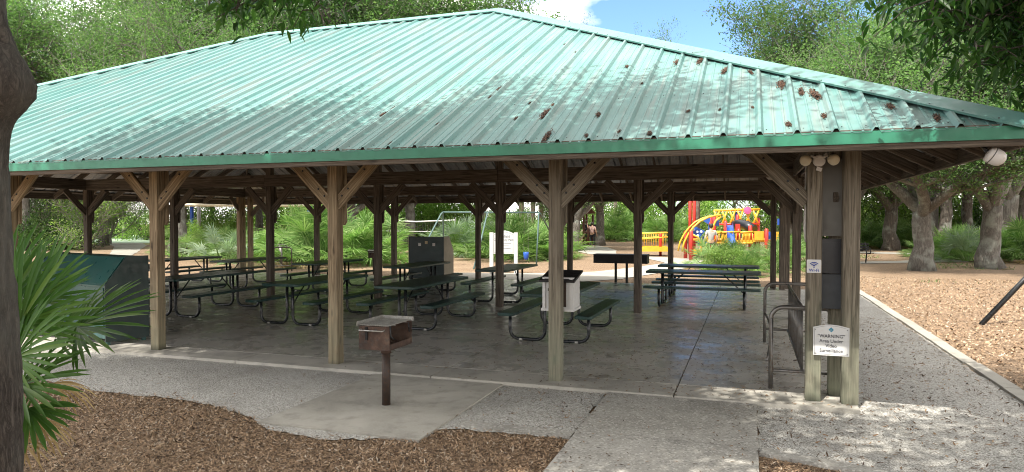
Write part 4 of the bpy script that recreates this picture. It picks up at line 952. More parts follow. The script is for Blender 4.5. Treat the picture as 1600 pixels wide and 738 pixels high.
# upper lattice and roofs
for k in range(6):
    x = 1136 + k * 13; prod('lattice_bar', P_YEL, [(x, 352), (x + 9, 328)], 0.05, 2.2); prod('lattice_bar', P_YEL, [(x + 9, 352), (x, 328)], 0.05, 2.2)
prod('lattice_rail', P_YEL, [(1136, 328), (1212, 326)], 0.06, 2.2); prod('lattice_rail', P_RED, [(1136, 351), (1212, 350)], 0.06, 2.2)
fl_ = MB(); fl_.lathe([(0.06, 0), (0.2, 0.02), (0.2, 0.06), (0.06, 0.08)], (X_(1190), 2.1, Z_(328)), 8, (0, -1, 0)); fl_.build('flower_finial', P_PNK, pg)
for k in range(4): prod('stair_rail', P_YEL, [(1222, 356 + k * 5), (1236, 362 + k * 5)], 0.045, 0.2)
pbox('blue_panel', P_BLU, 1222, 1238, 342, 352, 0.6); pbox('blue_panel', P_BLU, 1116, 1124, 352, 362, 1.0)
sp = empty('spring_rider', W(1088, 33.0), YAW); tag(sp, 'small yellow ground toy beside the ramp of the climbing structure', 'spring rider')
m = MB(); m.box((0, 0, 0.42), (0.55, 0.3, 0.22), ch=0.06); m.build('rider_body', P_YEL, sp)
m = MB(); m.tube([(0.1 * math.cos(a * 0.9), 0.1 * math.sin(a * 0.9), a * 0.011) for a in range(30)], 0.02, 6); m.build('spring', BLACKM, sp)

pb = empty('brown_playset', W(925, 54), YAW); tag(pb, 'small brown playset with tan slide beside the forked oak', 'playground'); V = 54 / FPX
def bx2(px): return (px - 925) * V
def bz2(py): return 1.9 + (345 - py) * V
for px, yt, d in ((912, 338, 0), (919, 332, 1.2), (929, 335, 1.2), (933, 340, -0.4), (945, 342, 1.0), (918, 352, -0.6)):
    m = MB(); m.tube([(bx2(px), d, 0), (bx2(px), d, bz2(yt))], 0.09, 8); m.build('post', P_BRN, pb, smooth=True)
m = MB(); m.box((bx2(925), 0.3, 1.0), (1.3, 1.6, 0.1)); m.build('deck', P_BRN, pb)
m = MB(); m.box((bx2(926), 1.0, 1.1), (1.1, 0.08, 1.0)); m.build('back_panel', BLACKBOX, pb)
m = MB(); m.add([(bx2(919), -0.3, 1.15), (bx2(919), 0.3, 1.15), (bx2(904), 0.3, 0.2), (bx2(904), -0.3, 0.2), (bx2(919), -0.3, 1.35), (bx2(904), -0.3, 0.4)], [[0, 1, 2, 3], [0, 3, 5, 4]]); m.build('slide', P_TAN, pb)
m = MB(); m.prism([(bx2(917), bz2(334)), (bx2(931), bz2(334)), (bx2(924), bz2(326))], 0.0, 1.4, 'y'); m.build('roof', P_BRN, pb)
for k in range(3): m = MB(); m.tube([(bx2(912), -0.1, 1.3 + k * 0.3), (bx2(919), 1.2, 1.3 + k * 0.3)], 0.04, 6); m.build('rail', P_BRN, pb)

# ------------------------------------------------------------------ people (far off)
def skinned(name, joints, edges, mat, parent=None, root=0):
    me = bpy.data.meshes.new(name); me.from_pydata([j[0] for j in joints], edges, []); o = bpy.data.objects.new(name, me); COL.objects.link(o)
    md = o.modifiers.new('s', 'SKIN'); ly = me.skin_vertices[0].data if me.skin_vertices else None
    if ly is None:
        import bmesh
        b = bmesh.new(); b.from_mesh(me); b.verts.layers.skin.new(); b.to_mesh(me); b.free(); ly = me.skin_vertices[0].data
    for i, j in enumerate(joints): ly[i].radius = (j[1], j[2] if len(j) > 2 else j[1])
    for i in range(len(joints)): ly[i].use_root = (i == root)
    o.modifiers.new('u', 'SUBSURF').levels = 1
    dg = bpy.context.evaluated_depsgraph_get(); m2 = bpy.data.meshes.new_from_object(o.evaluated_get(dg)); bpy.data.objects.remove(o)
    m2.materials.clear(); m2.materials.append(mat); m2.polygons.foreach_set('use_smooth', [True] * len(m2.polygons))
    q = bpy.data.objects.new(name, m2); COL.objects.link(q)
    if parent: q.parent = parent
    return q
def person(loc, rz, label, shirt, arm_up=False, s=1.0):
    root = empty('person', loc, rz); root.scale = (s, s, s); tag(root, label, 'person')
    J = [((0, 0, 0.95), 0.13, 0.10), ((0, 0, 1.15), 0.12, 0.09), ((0, 0, 1.36), 0.15, 0.10), ((0, 0.0, 1.47), 0.06), ((0, -0.01, 1.53), 0.055), ((0, -0.02, 1.63), 0.085, 0.095), ((0, -0.01, 1.71), 0.06, 0.07)]
    E = [(0, 1), (1, 2), (2, 3), (3, 4), (4, 5), (5, 6)]
    for sx in (-1, 1):
        b = len(J); el = ((sx * 0.30, 0.03, 1.10), (sx * 0.30, -0.10, 0.86)) if not (arm_up and sx > 0) else ((0.36, -0.10, 1.34), (0.46, -0.2, 1.55))
        J += [((sx * 0.19, 0, 1.40), 0.06), (el[0], 0.045), (el[1], 0.032)]; E += [(2, b), (b, b + 1), (b + 1, b + 2)]
        w = Vector(el[1]); dr = (w - Vector(el[0])).normalized(); c = len(J)
        J.append((tuple(w + dr * 0.07), 0.034, 0.018)); E.append((b + 2, c))
        for f, (ox, ln) in enumerate(((-0.025, 0.075), (-0.008, 0.085), (0.010, 0.08), (0.026, 0.062))):
            J.append((tuple(w + dr * (0.09 + ln) + Vector((0, ox, 0)) + Vector((-sx * 0.012, 0, 0))), 0.008)); E.append((c, len(J) - 1))
        J.append((tuple(w + dr * 0.08 + Vector((0, -0.055, 0))), 0.009)); E.append((b + 2, len(J) - 1))
        b = len(J); J += [((sx * 0.10, 0, 0.86), 0.085), ((sx * 0.12, -0.02, 0.50), 0.058), ((sx * 0.13, 0.02, 0.09), 0.04), ((sx * 0.14, -0.14, 0.035), 0.035)]; E += [(0, b), (b, b + 1), (b + 1, b + 2), (b + 2, b + 3)]
    skinned('body', J, E, SKIN, root)
    S = [((0, 0, 0.90), 0.16, 0.125), ((0, 0, 1.15), 0.145, 0.11), ((0, 0, 1.37), 0.165, 0.115), ((0, 0, 1.45), 0.08, 0.075)]; SE = [(0, 1), (1, 2), (2, 3)]
    for sx in (-1, 1):
        e = (sx * 0.26, 0.02, 1.22) if not (arm_up and sx > 0) else (0.31, -0.06, 1.37)
        S += [((sx * 0.20, 0, 1.40), 0.075), (e, 0.065)]; SE += [(2, len(S) - 2), (len(S) - 2, len(S) - 1)]
    skinned('shirt', S, SE, shirt, root)
    S = [((0, 0, 0.96), 0.155, 0.12)]; SE = []
    for sx in (-1, 1):
        b = len(S); S += [((sx * 0.10, 0, 0.84), 0.10), ((sx * 0.12, -0.02, 0.50), 0.075), ((sx * 0.13, 0.02, 0.10), 0.062)]; SE += [(0, b), (b, b + 1), (b + 1, b + 2)]
    skinned('trousers', S, SE, TROUS, root)
    m = MB(); m.lathe([(0.02, 0.115), (0.07, 0.10), (0.098, 0.05), (0.104, 0.0), (0.095, -0.05), (0.06, -0.09)], (0, 0.012, 1.66), 14); m.build('hair', HAIR, root, smooth=True)
    m = MB()
    for sx in (-1, 1): m.lathe([(0.012, 0), (0.006, 0.008)], (sx * 0.032, -0.105, 1.635), 8, (0, -1, 0))
    m.build('eye', HAIR, root); m = MB(); m.add([(-0.014, -0.105, 1.60), (0.014, -0.105, 1.60), (0, -0.135, 1.605), (0, -0.105, 1.645)], [[0, 1, 2], [0, 2, 3], [1, 3, 2]]); m.build('nose', SKIN, root)
    return root
person(W(925.5, 50), YAW + R(150), 'person in a pale top and black trousers standing by the brown playset', SHIRT_P, True, 1.02)
person(W(1111, 32.0, 0.0), YAW + R(190), 'person in a grey shirt standing at the rail of the climbing structure', SHIRT_G, False, 1.0)

# ------------------------------------------------------------------ vegetation
def leaf_arrays(C, n_per, sig, size, seed, flat=0.6, asp=0.42, sigz=None, droop=0.0):
    rs = np.random.RandomState(seed); C = np.asarray(C, float); n = len(C) * n_per
    P = np.repeat(C, n_per, 0) + rs.normal(0, 1, (n, 3)) * np.array([sig, sig, sigz or sig * 0.7])
    a = rs.uniform(0, 2 * np.pi, n); el = rs.normal(-droop, flat, n)
    d = np.stack([np.cos(a) * np.cos(el), np.sin(a) * np.cos(el), np.sin(el)], 1)
    up = rs.normal(0, 0.45, (n, 3)) + np.array([0, 0, 1.0]); s = np.cross(d, up); s /= np.linalg.norm(s, axis=1)[:, None] + 1e-9
    L = (size * rs.uniform(0.6, 1.3, n))[:, None]; w = L * asp
    V = np.stack([P, P + d * L * 0.45 + s * w * 0.5, P + d * L, P + d * L * 0.5 - s * w * 0.5], 1)
    return V.reshape(-1, 3)
def leaf_mesh(name, V, mat):
    n = len(V) // 4; return arr_mesh(name, V, 4, mat, np.arange(n)[:, None] * 4 + np.array([0, 1, 2, 3]))
def grow(seed, r0, fork, height, spread, nmain, bend=0.35, lean=(0, 0), sub=4, low=0.0):
    rd = random.Random(seed); m = MB(); tips = []
    p = Vector((0, 0, -0.05)); pts = [p.copy()]; rad = [r0 * 1.45]
    for i in range(1, 6):
        q = Vector((lean[0] * i / 5, lean[1] * i / 5, fork * i / 5)) + Vector((rd.uniform(-1, 1), rd.uniform(-1, 1), 0)) * r0 * 0.25
        pts.append(q); rad.append(r0 * (1.12 if i == 1 else 1.0 - 0.03 * i))
    m.tube(pts, rad, 14); base = pts[-1]
    def limb(p, d, L, r, lev):
        n = 6 if lev == 0 else (5 if lev == 1 else 3); P = [p.copy()]; Rr = [r]; q = p.copy(); d = d.normalized()
        for i in range(n):
            d = (d + Vector((rd.uniform(-1, 1), rd.uniform(-1, 1), rd.uniform(-0.7, 1.0))) * bend * (0.75 if lev == 0 else 1.0) + Vector((0, 0, 0.06))).normalized()
            q = q + d * (L / n); P.append(q.copy()); Rr.append(max(r * (1 - 0.75 * (i + 1) / n), 0.008))
            if lev < 2 and i >= (1 if lev == 0 else 0):
                for k in range(sub if lev == 0 else 2):
                    az = rd.uniform(0, 2 * math.pi); sd = Vector((math.cos(az), math.sin(az), rd.uniform(-0.35 - low, 0.75)))
                    dd = (d * 0.45 + sd).normalized(); limb(q, dd, L * rd.uniform(0.36, 0.58), Rr[-1] * 0.62, lev + 1)
            if lev == 2: tips.append(tuple(q))
            if lev == 1 and i >= 2: tips.append(tuple(q))
        m.tube(P, Rr, 9 if lev == 0 else (6 if lev == 1 else 4), False)
    for k in range(nmain):
        az = 2 * math.pi * (k + rd.uniform(-0.25, 0.25)) / nmain; el = rd.uniform(0.55, 1.15) if k % 2 else rd.uniform(0.3, 0.8)
        d = Vector((math.cos(az) * spread, math.sin(az) * spread, (height - fork) * math.tan(el) * 0.75)); L = math.hypot(spread * math.cos(el) * 1.0, (height - fork) * math.sin(el)) * 0.82
        limb(base - Vector((0, 0, rd.uniform(0, fork * 0.12))), d, L, r0 * rd.uniform(0.5, 0.68), 0)
    return m, tips
def proto(seed, r0, fork, height, spread, nmain, leafmat, barkmat, per=10, sig=0.34, size=0.15, keepf=0.42, **k):
    m, tips = grow(seed, r0, fork, height, spread, nmain, **k)
    tm = m.mesh('trunk', barkmat, True); rs = np.random.RandomState(seed)
    T = np.array(tips)
    keep = rs.uniform(0, 1, len(T)) < keepf; T = T[keep]
    return tm, leaf_mesh('crown', leaf_arrays(T, per, sig, size, seed), leafmat), len(T)
def tree(name, pr, loc, rz, s, label, group, cat='tree', sz=None):
    t = empty(name, loc, rz); t.scale = (s, s, sz or s); mesh_obj('trunk', pr[0], t); mesh_obj('crown', pr[1], t); return tag(t, label, cat, group)
OAK = [proto(11, 0.36, 2.3, 11.5, 5.2, 5, LEAF, BARK, 56, 0.30, 0.115), proto(23, 0.38, 2.5, 12.5, 5.5, 5, LEAF, BARK, 56, 0.30, 0.115), proto(37, 0.34, 3.0, 13, 4.6, 6, LEAF, BARK, 50, 0.30, 0.115)]
OAKD = [proto(41, 0.34, 2.2, 8.5, 5.2, 5, LEAF_DK, BARK_DK, 50, 0.30, 0.12, bend=0.5, low=0.25), proto(53, 0.3, 3.5, 13, 4.4, 6, LEAF_DK, BARK_DK, 38, 0.34, 0.165)]
SMALL = [proto(61, 0.075, 0.35, 4.6, 3.4, 7, LEAF_BUSH, BARK_PALE, 6, 0.2, 0.11, keepf=0.8, bend=0.55, sub=2), proto(67, 0.08, 0.4, 4.8, 3.2, 8, LEAF, BARK_PALE, 6, 0.2, 0.11, keepf=0.8, bend=0.6, sub=2)]
print('tips', [p[2] for p in OAK + OAKD + SMALL])
def bush_mesh(seed, n, rad, h, per, size, mat):
    rs = np.random.RandomState(seed); a = rs.uniform(0, 6.28, n); u = rs.uniform(0, 1, n) ** 0.5; z = rs.uniform(0.05, 1, n)
    k = 1 - 0.55 * z ** 2.2; lump = 1 + 0.22 * np.sin(3 * a + seed) + 0.12 * np.sin(7 * a + 2 * seed)
    C = np.stack([np.cos(a) * u * rad * k * lump, np.sin(a) * u * rad * k * lump, z * h * (0.85 + 0.3 * np.sin(2 * a + seed) * u)], 1)
    return leaf_mesh('foliage', leaf_arrays(C, per, 0.16, size, seed + 5, flat=0.8), mat)
BUSH = [bush_mesh(3, 260, 1.3, 1.6, 22, 0.10, LEAF_BUSH), bush_mesh(8, 260, 1.2, 2.0, 22, 0.11, LEAF_BUSH), bush_mesh(15, 260, 1.4, 1.5, 22, 0.10, LEAF_DK)]
def bush(i, loc, s, label, group, sz=None):
    t = empty('bush', loc, random.Random(int(loc[0] * 97)).uniform(0, 6)); t.scale = (s, s, sz or s)
    mesh_obj('foliage', BUSH[i], t)
    m = MB()
    if not hasattr(bush, 'st'):
        for k in range(9):
            a = k * 0.7; m.tube([(0.05 * math.cos(a), 0.05 * math.sin(a), 0), (0.35 * math.cos(a), 0.35 * math.sin(a), 0.6), (0.8 * math.cos(a), 0.8 * math.sin(a), 1.1)], [0.03, 0.02, 0.008], 5, False)
        bush.st = m.mesh('stems', BARK_DK)
    mesh_obj('stems', bush.st, t); return tag(t, label, 'bush', group)
# palmetto fronds
def frond(Vs, Fs, hub, c, n, length, nb, spread, rd, droop=0.25, wd=0.03, segs=3):
    c = Vector(c).normalized(); n = (Vector(n) - c * Vector(n).dot(c)).normalized(); s = c.cross(n)
    for i in range(nb):
        f = (i + 0.5) / nb * 2 - 1; a = f * spread / 2; a += rd.uniform(-0.5, 0.5) * spread / nb * 0.5
        d = (c * math.cos(a) + s * math.sin(a) + n * 0.10 * rd.uniform(-1, 1)).normalized(); side = n.cross(d).normalized()
        L = length * (1 - 0.28 * abs(f) ** 2) * rd.uniform(0.88, 1.06); b = len(Vs); dr = droop * rd.uniform(0.4, 1.4)
        for k in range(segs + 1):
            t = k / segs; w = wd * (0.25 + 2.2 * t * (1 - t) ** 0.8 + 0.0) * (1 if t < 1 else 0) * (L / length)
            p = hub + d * (L * (0.02 + 0.98 * t)) + Vector((0, 0, -1)) * (dr * L * t ** 2.4) + n * (0.03 * L * math.sin(math.pi * t))
            Vs += [tuple(p + side * w * 0.5 + n * w * 0.22), tuple(p), tuple(p - side * w * 0.5 + n * w * 0.22)]
        for k in range(segs):
            q = b + 3 * k; Fs += [(q, q + 1, q + 4, q + 3), (q + 1, q + 2, q + 5, q + 4)]
def palmetto_meshes(seed, nf, mat, h=0.9, Lf=0.62, nb=20, segs=2, elev=(0.1, 1.4), wd=0.035):
    rd = random.Random(seed); Vs, Fs = [], []; st = MB()
    for i in range(nf):
        az = rd.uniform(0, 2 * math.pi); el = rd.uniform(*elev); pl = h * rd.uniform(0.55, 1.15)
        d = Vector((math.cos(az) * math.cos(el), math.sin(az) * math.cos(el), math.sin(el)))
        base = Vector((math.cos(az) * 0.12, math.sin(az) * 0.12, 0.08)); hub = base + d * pl + Vector((0, 0, -0.12 * math.cos(el)))
        st.tube([base, base + d * pl * 0.55 + Vector((0, 0, 0.02)), hub], [0.014, 0.010, 0.008], 5, False)
        c = (d + Vector((0, 0, rd.uniform(-0.35, 0.25)))).normalized(); n = Vector((-d.x * 0.5, -d.y * 0.5, 1.0)) + Vector((rd.uniform(-.4, .4), rd.uniform(-.4, .4), 0))
        frond(Vs, Fs, hub, c, n, Lf * rd.uniform(0.8, 1.15), nb, R(rd.uniform(150, 220)), rd, wd=wd, segs=segs)
    return arr_mesh('fronds', np.array(Vs), 3, mat, np.array(Fs)), st.mesh('petioles', FROND, True)
PALM = [palmetto_meshes(1, 26, FROND), palmetto_meshes(2, 30, FROND, h=1.1, Lf=0.7), palmetto_meshes(3, 24, FROND, h=0.8, elev=(0.0, 1.2)), palmetto_meshes(5, 22, FROND_GR, h=0.9)]
PALM_DRY = palmetto_meshes(9, 9, FROND_DRY, h=0.6, Lf=0.5, elev=(-0.15, 0.35), nb=14)
def palmetto(i, loc, s, rz, label, group, dry=False):
    t = empty('palmetto', loc, rz); t.scale = (s, s, s); mesh_obj('fronds', PALM[i][0], t); mesh_obj('petioles', PALM[i][1], t)
    if dry: mesh_obj('dead_fronds', PALM_DRY[0], t)
    return tag(t, label, 'palmetto', group)

rv = random.Random(77)
# --- palmetto thickets: (px0, px1, Z0, Z1, count, scale range, label, group)
zones = [(330, 470, 31, 36, 9, (1.05, 1.4), 'palmetto in the bright thicket behind the far left corner posts', 'palmettos left of the middle posts'),
         (455, 600, 29, 35, 13, (1.4, 1.9), 'tall palmetto in the dense thicket seen behind the middle picnic tables', 'palmettos behind the middle tables'),
         (690, 790, 34, 40, 11, (1.35, 1.9), 'palmetto behind the green swing set and the white park sign', 'palmettos behind the swing set'),
         (785, 872, 33, 38, 9, (1.2, 1.8), 'palmetto right of the white park sign near the swing leg', 'palmettos right of the park sign'),
         (1102, 1212, 23.5, 28, 9, (0.68, 0.95), 'palmetto in the clump in front of the climbing structure', 'palmettos before the climbing structure'),
         (1225, 1262, 24, 30, 3, (0.9, 1.2), 'palmetto seen just left of the right side post', 'palmettos beside the side post'),
         (1325, 1425, 45, 50, 13, (1.2, 1.6), 'palmetto in the shaded hedge behind the park bench', 'palmettos behind the bench'),
         (1450, 1545, 31, 37, 8, (0.95, 1.3), 'palmetto between the two big oak trunks on the right', 'palmettos between the big oaks'),
         (1550, 1760, 30, 36, 13, (1.0, 1.4), 'palmetto behind and right of the rightmost big oak trunk', 'palmettos right of the big oak'),
         (940, 1010, 62, 70, 8, (1.6, 2.2), 'sunlit palmetto beyond the forked oak and small playset', 'palmettos beyond the forked oak'),
         (1015, 1075, 58, 66, 7, (1.5, 2.0), 'sunlit palmetto behind the yellow playground ramp', 'palmettos behind the ramp'),
         (280, 335, 34, 40, 3, (1.0, 1.3), 'low palmetto near the blue canopy post on the left', 'palmettos near the canopy post')]
for zi, (p0, p1, z0, z1, n, sr, lab, grp) in enumerate(zones):
    for k in range(n):
        px = p0 + (p1 - p0) * (k + rv.uniform(0.1, 0.9)) / n; Z = rv.uniform(z0, z1)
        i = rv.choice([0, 1, 2, 2, 1, 3]) if zi in (2, 7) else rv.choice([0, 1, 2])
        palmetto(i, W(px, Z), rv.uniform(*sr), rv.uniform(0, 6.28), lab, grp, rv.random() < 0.35)
palmetto(3, W(349, 28.5), 1.25, 1.0, 'single silver-green palmetto left of the far corner posts', None)
# pale bushes
for k, (px, Z, i, s, lab) in enumerate([(1128, 24.2, 0, 0.66, 'pale green leafy bush at the front of the playground palmettos'), (1150, 24.6, 0, 0.58, 'second pale bush beside the playground palmettos, to its right'),
        (78, 47, 2, 1.5, 'dark rounded bush left of the small twisted trees'), (40, 44, 2, 1.6, 'dark bush at the far left behind the front post'), (112, 46, 2, 1.1, 'low dark bush under the small twisted trees'),
        (303, 46, 1, 0.9, 'clipped yellow-green bush in front of the light pole'), (335, 45, 1, 1.0, 'taller green bush right of the light pole'), (368, 46, 1, 1.1, 'green bush behind the far left corner posts'),
        (560, 62, 1, 2.3, 'far sunlit bush right of the middle thicket'), (670, 66, 1, 2.6, 'bright bush behind the volleyball net'), (715, 64, 1, 2.4, 'bright bush behind the swing set top bar')]):
    bush(i, W(px, Z), s, lab, None)
# --- named trees
tree('oak_tree', OAK[0], (6.25, 30.0, 0), 0.4, 1.0, 'big pale-barked oak forking low above the mulch, left one of two', None)
tree('oak_tree', OAK[1], (9.05, 32.0, 0), 2.2, 1.0, 'big pale-barked oak standing farthest right above the mulch', None)
tree('oak_tree', OAKD[0], W(1392, 44), 1.0, 1.25, 'dark spreading oak with low horizontal limbs behind the park bench', None)
tree('oak_tree', OAKD[1], W(1478, 41), 1.0, 1.15, 'dark-trunked oak between and behind the two big pale oaks', None)
tree('oak_tree', OAKD[1], W(1512, 44), 3.0, 1.1, 'second dark-trunked oak behind the rightmost pale oak', None)
tree('oak_tree', OAK[2], W(937, 52.5), 0.3, 0.98, 'forked grey oak standing beside the small brown playset', None)
tree('oak_tree', OAK[0], W(899, 43.5), 4.0, 0.85, 'grey oak trunk partly hidden behind the post left of the small playset', None)
tree('oak_tree', OAK[1], W(640, 60), 1.4, 1.25, 'thick grey oak standing beyond the volleyball net', None)
tree('oak_tree', OAK[2], W(279, 36.5), 5.0, 1.15, 'leaning pale oak just left of the blue canopy post', None)
tree('oak_tree', OAK[0], W(548, 46), 2.6, 1.1, 'oak with a slanting limb above the middle palmetto thicket', None)
tree('oak_tree', OAKD[0], W(1232, 38), 2.1, 0.85, 'leafy oak whose limbs hang over the climbing structure', None)
for k, (px, Z, i, s, lab) in enumerate([(140, 46, 0, 1.3, 'small twisted multi-stemmed tree beside the left path'), (172, 56, 1, 1.35, 'small multi-stemmed tree next to the green court'), (48, 50, 1, 1.5, 'small twisted tree seen beside the leftmost post'), (90, 58, 0, 1.5, 'small spreading tree behind the dark left bushes')]):
    tree('small_tree', SMALL[i], W(px, Z), k * 1.3, s, lab, None)
# --- woods all round
def row(prs, pxs, Zs, s, label, group, name='oak_tree', seed=1):
    rd = random.Random(seed)
    for k, px in enumerate(pxs):
        Z = rd.uniform(*Zs); sc_ = rd.uniform(*s); tree(name, prs[k % len(prs)], W(px + rd.uniform(-12, 12), Z), rd.uniform(0, 6.28), sc_, label, group, sz=sc_ * rd.uniform(0.9, 1.15))
WOODS = [proto(71, 0.20, 4.0, 14.5, 5.2, 6, LEAF, BARK, 30, 0.34, 0.185), proto(73, 0.20, 4.5, 15, 4.8, 6, LEAF, BARK, 30, 0.34, 0.185)]
row(WOODS, range(-90, 770, 122), (45, 53), (1.3, 1.55), 'leafy oak rising behind the turquoise roof on the left', 'oaks behind the left half of the roof', seed=3)
row(WOODS, range(-160, 860, 70), (68, 84), (0.95, 1.15), 'distant oak in the tall woods far behind the shelter', 'far woods on the left', seed=4)
row(WOODS, range(1255, 1900, 66), (48, 58), (1.25, 1.5), 'tall oak in the woods behind the two big right-hand oaks', 'woods on the right', seed=5)
row([OAK[1], OAK[2]], range(1330, 1900, 120), (38, 44), (1.15, 1.35), 'light green oak overhanging the right end of the roof', 'near woods on the right', seed=6)
row([OAKD[1], WOODS[1]], range(880, 1180, 52), (80, 92), (0.75, 0.9), 'far oak low on the horizon beyond the playground', 'far woods beyond the playground', seed=7)
for k, px in enumerate(range(-150, 1900, 42)):
    Z = rv.uniform(66, 80) if px < 1250 else rv.uniform(52, 60)
    bush(rv.choice([0, 1, 1, 2]), W(px, Z), rv.uniform(2.0, 3.0), 'rounded understorey bush at the foot of the far woods', 'understorey of the far woods')
for px, s_, z_, lab in ((1003, 0.85, 1.68, 'lone leafy treetop poking above the roof hip against blue sky'), (897, 0.42, 1.74, 'small wispy treetop just right of the roof peak')):
    tree('oak_tree', WOODS[0], W(px, 84), 1.0, s_, lab, None, sz=z_)
# pines
def pine_proto(seed, h, r):
    rd = random.Random(seed); m = MB(); m.tube([(0, 0, 0), (0.1, 0, h * 0.4), (0.0, 0.15, h * 0.75), (0, 0, h)], [r * 1.2, r, r * 0.7, r * 0.2], 10); C = []
    for i in range(34):
        z = h * rd.uniform(0.6, 1.0); a = rd.uniform(0, 6.28); L = (h - z) * 0.35 + rd.uniform(0.6, 1.6); d = Vector((math.cos(a), math.sin(a), rd.uniform(0.0, 0.4)))
        b = Vector((0, 0, z)); m.tube([b, b + d * L], [0.05, 0.015], 4, False)
        for t in (0.45, 0.65, 0.85, 1.0): C.append(tuple(b + d * L * t + Vector((rd.uniform(-.2, .2), rd.uniform(-.2, .2), 0.05))))
    return m.mesh('trunk', BARK_PINE, True), leaf_mesh('crown', leaf_arrays(C, 60, 0.2, 0.24, seed, flat=0.9, asp=0.07), LEAF_PINE), len(C)
PINE = [pine_proto(5, 15, 0.24), pine_proto(6, 17, 0.26)]
for k, (px, Z, i, s, lab) in enumerate([(814, 46, 0, 0.62, 'straight pine trunk seen left of the fourth front post'), (832, 50, 1, 0.58, 'straight pine trunk between two others behind the swing set'), (846, 48, 0, 0.6, 'dark straight pine trunk nearest the fourth front post'),
        (1091, 58, 1, 0.62, 'pale pine trunk behind the yellow arch of the playground'), (962, 66, 0, 0.7, 'pine trunk behind the sunlit palmettos')]):
    tree('pine_tree', PINE[i], W(px, Z), k * 1.1, s, lab, None)

# --- near trees: they stand beside and behind the viewpoint and shade the foreground
def leaf6(C, seed, size=0.10, asp=0.36, sig=0.10, n_per=1):
    rs = np.random.RandomState(seed); C = np.asarray(C, float); n = len(C) * n_per
    P = np.repeat(C, n_per, 0) + rs.normal(0, sig, (n, 3))
    a = rs.uniform(0, 2 * np.pi, n); el = rs.normal(-0.55, 0.4, n); d = np.stack([np.cos(a) * np.cos(el), np.sin(a) * np.cos(el), np.sin(el)], 1)
    up = rs.normal(0, 0.4, (n, 3)) + np.array([0, 0, 1.0]); s = np.cross(d, up); s /= np.linalg.norm(s, axis=1)[:, None]; nn = np.cross(s, d)
    L = (size * rs.uniform(0.7, 1.25, n))[:, None]; w = L * asp * 0.5
    V = np.stack([P, P + d * L * 0.3 + s * w * 0.9 + nn * w * 0.25, P + d * L * 0.7 + s * w * 0.7 + nn * w * 0.2 - [0, 0, 0.006], P + d * L - [0, 0, 0.02], P + d * L * 0.7 - s * w * 0.7 + nn * w * 0.2 - [0, 0, 0.006], P + d * L * 0.3 - s * w * 0.9 + nn * w * 0.25], 1).reshape(-1, 3)
    i = np.arange(n)[:, None] * 6; return V, np.concatenate([i + np.array([0, 1, 2, 3]), i + np.array([0, 3, 4, 5])], 0)
def twig_spray(start, end, rad, seed, ntw=26, hang=0.5):
    """one drooping branch with side twigs; returns the branch MB and twig points"""
    rd = random.Random(seed); m = MB(); A, B = Vector(start), Vector(end); P = []; C = []
    for i in range(9):
        t = i / 8; p = A.lerp(B, t) + Vector((rd.uniform(-.05, .05), rd.uniform(-.05, .05), 0.25 * math.sin(math.pi * t))); P.append(p)
    m.tube(P, [rad * (1 - 0.8 * i / 8) for i in range(9)], 6, False)
    for k in range(ntw):
        t = rd.uniform(0.35, 1.0); i = min(int(t * 8), 7); b = P[i].lerp(P[i + 1], t * 8 - i); a = rd.uniform(0, 6.28)
        e = b + Vector((math.cos(a) * rd.uniform(.2, .5), math.sin(a) * rd.uniform(.2, .5), rd.uniform(-hang, 0.12))); mid = b.lerp(e, 0.5) + Vector((0, 0, 0.06))
        m.tube([b, mid, e], [0.008, 0.005, 0.003], 4, False)
        for q in range(7): C.append(tuple((b.lerp(mid, q / 3) if q < 3 else mid.lerp(e, (q - 2) / 4))))
    return m, C
nt_ = empty('shade_tree', (-3.85, 2.527, 0)); tag(nt_, 'dark-barked tree with a bulging burl at the left edge of the view', 'tree')
def near_trunk():
    m = MB(); n = 56; K = 90; vs = []; rdm = random.Random(2)
    right = Vector((CS, SN, 0)); ra = math.atan2(right.y, right.x)
    for k in range(K + 1):
        z = -0.1 + 5.3 * k / K; r = 0.175 + 0.05 * math.exp(-max(z, 0) / 0.25) - 0.004 * z; cx = 0.02 * math.sin(z * 1.3) - 0.035 * math.exp(-((z - 1.9) / 0.5) ** 2)
        for j in range(n):
            a = 2 * math.pi * j / n; dl = (a - ra + math.pi) % (2 * math.pi) - math.pi
            burl = 0.155 * math.exp(-((z - 2.58) / (0.13 if z < 2.58 else 0.24)) ** 2) * math.exp(-(dl / 0.85) ** 2)
            rr_ = r + burl + 0.010 * math.sin(a * 5 + z * 2.2) + 0.006 * math.sin(a * 17 + 2.5 * math.sin(z * 5)) + rdm.uniform(-0.006, 0.006)
            vs.append((cx * right.x + rr_ * math.cos(a), cx * right.y + rr_ * math.sin(a), z))
    m.add(vs, [[k * n + j, k * n + (j + 1) % n, (k + 1) * n + (j + 1) % n, (k + 1) * n + j] for k in range(K) for j in range(n)]); return m
near_trunk().build('trunk', BARK_NEAR, nt_, smooth=True)
o_ = Vector(nt_.location)
def near_crown(root, base, spread, hgt, seed, nl=7, per=9, size=0.13, sig=0.30, z0=5.0):
    m, tips = grow(seed, 0.17, 0.4, hgt, spread, nl, bend=0.4); b = Vector(base)
    m.v = [(x + b.x, y + b.y, z + b.z) for x, y, z in m.v]; m.build('limbs', BARK_NEAR, root, smooth=True)
    T = np.array(tips) + np.array(base); T = T[T[:, 2] > z0]
    rs = np.random.RandomState(seed); me = leaf_mesh('crown', leaf_arrays(T, per, sig, size, seed, asp=0.5), LEAF_NEAR); return mesh_obj('crown', me, root)
near_crown(nt_, (0, 0, 4.9), 3.6, 5.0, 71, per=5, sig=0.2, z0=5.2)
P1 = W(300, 4.6, 4.3) - o_; P2 = W(455, 5.0, 3.42) - o_
ms, C = [], []
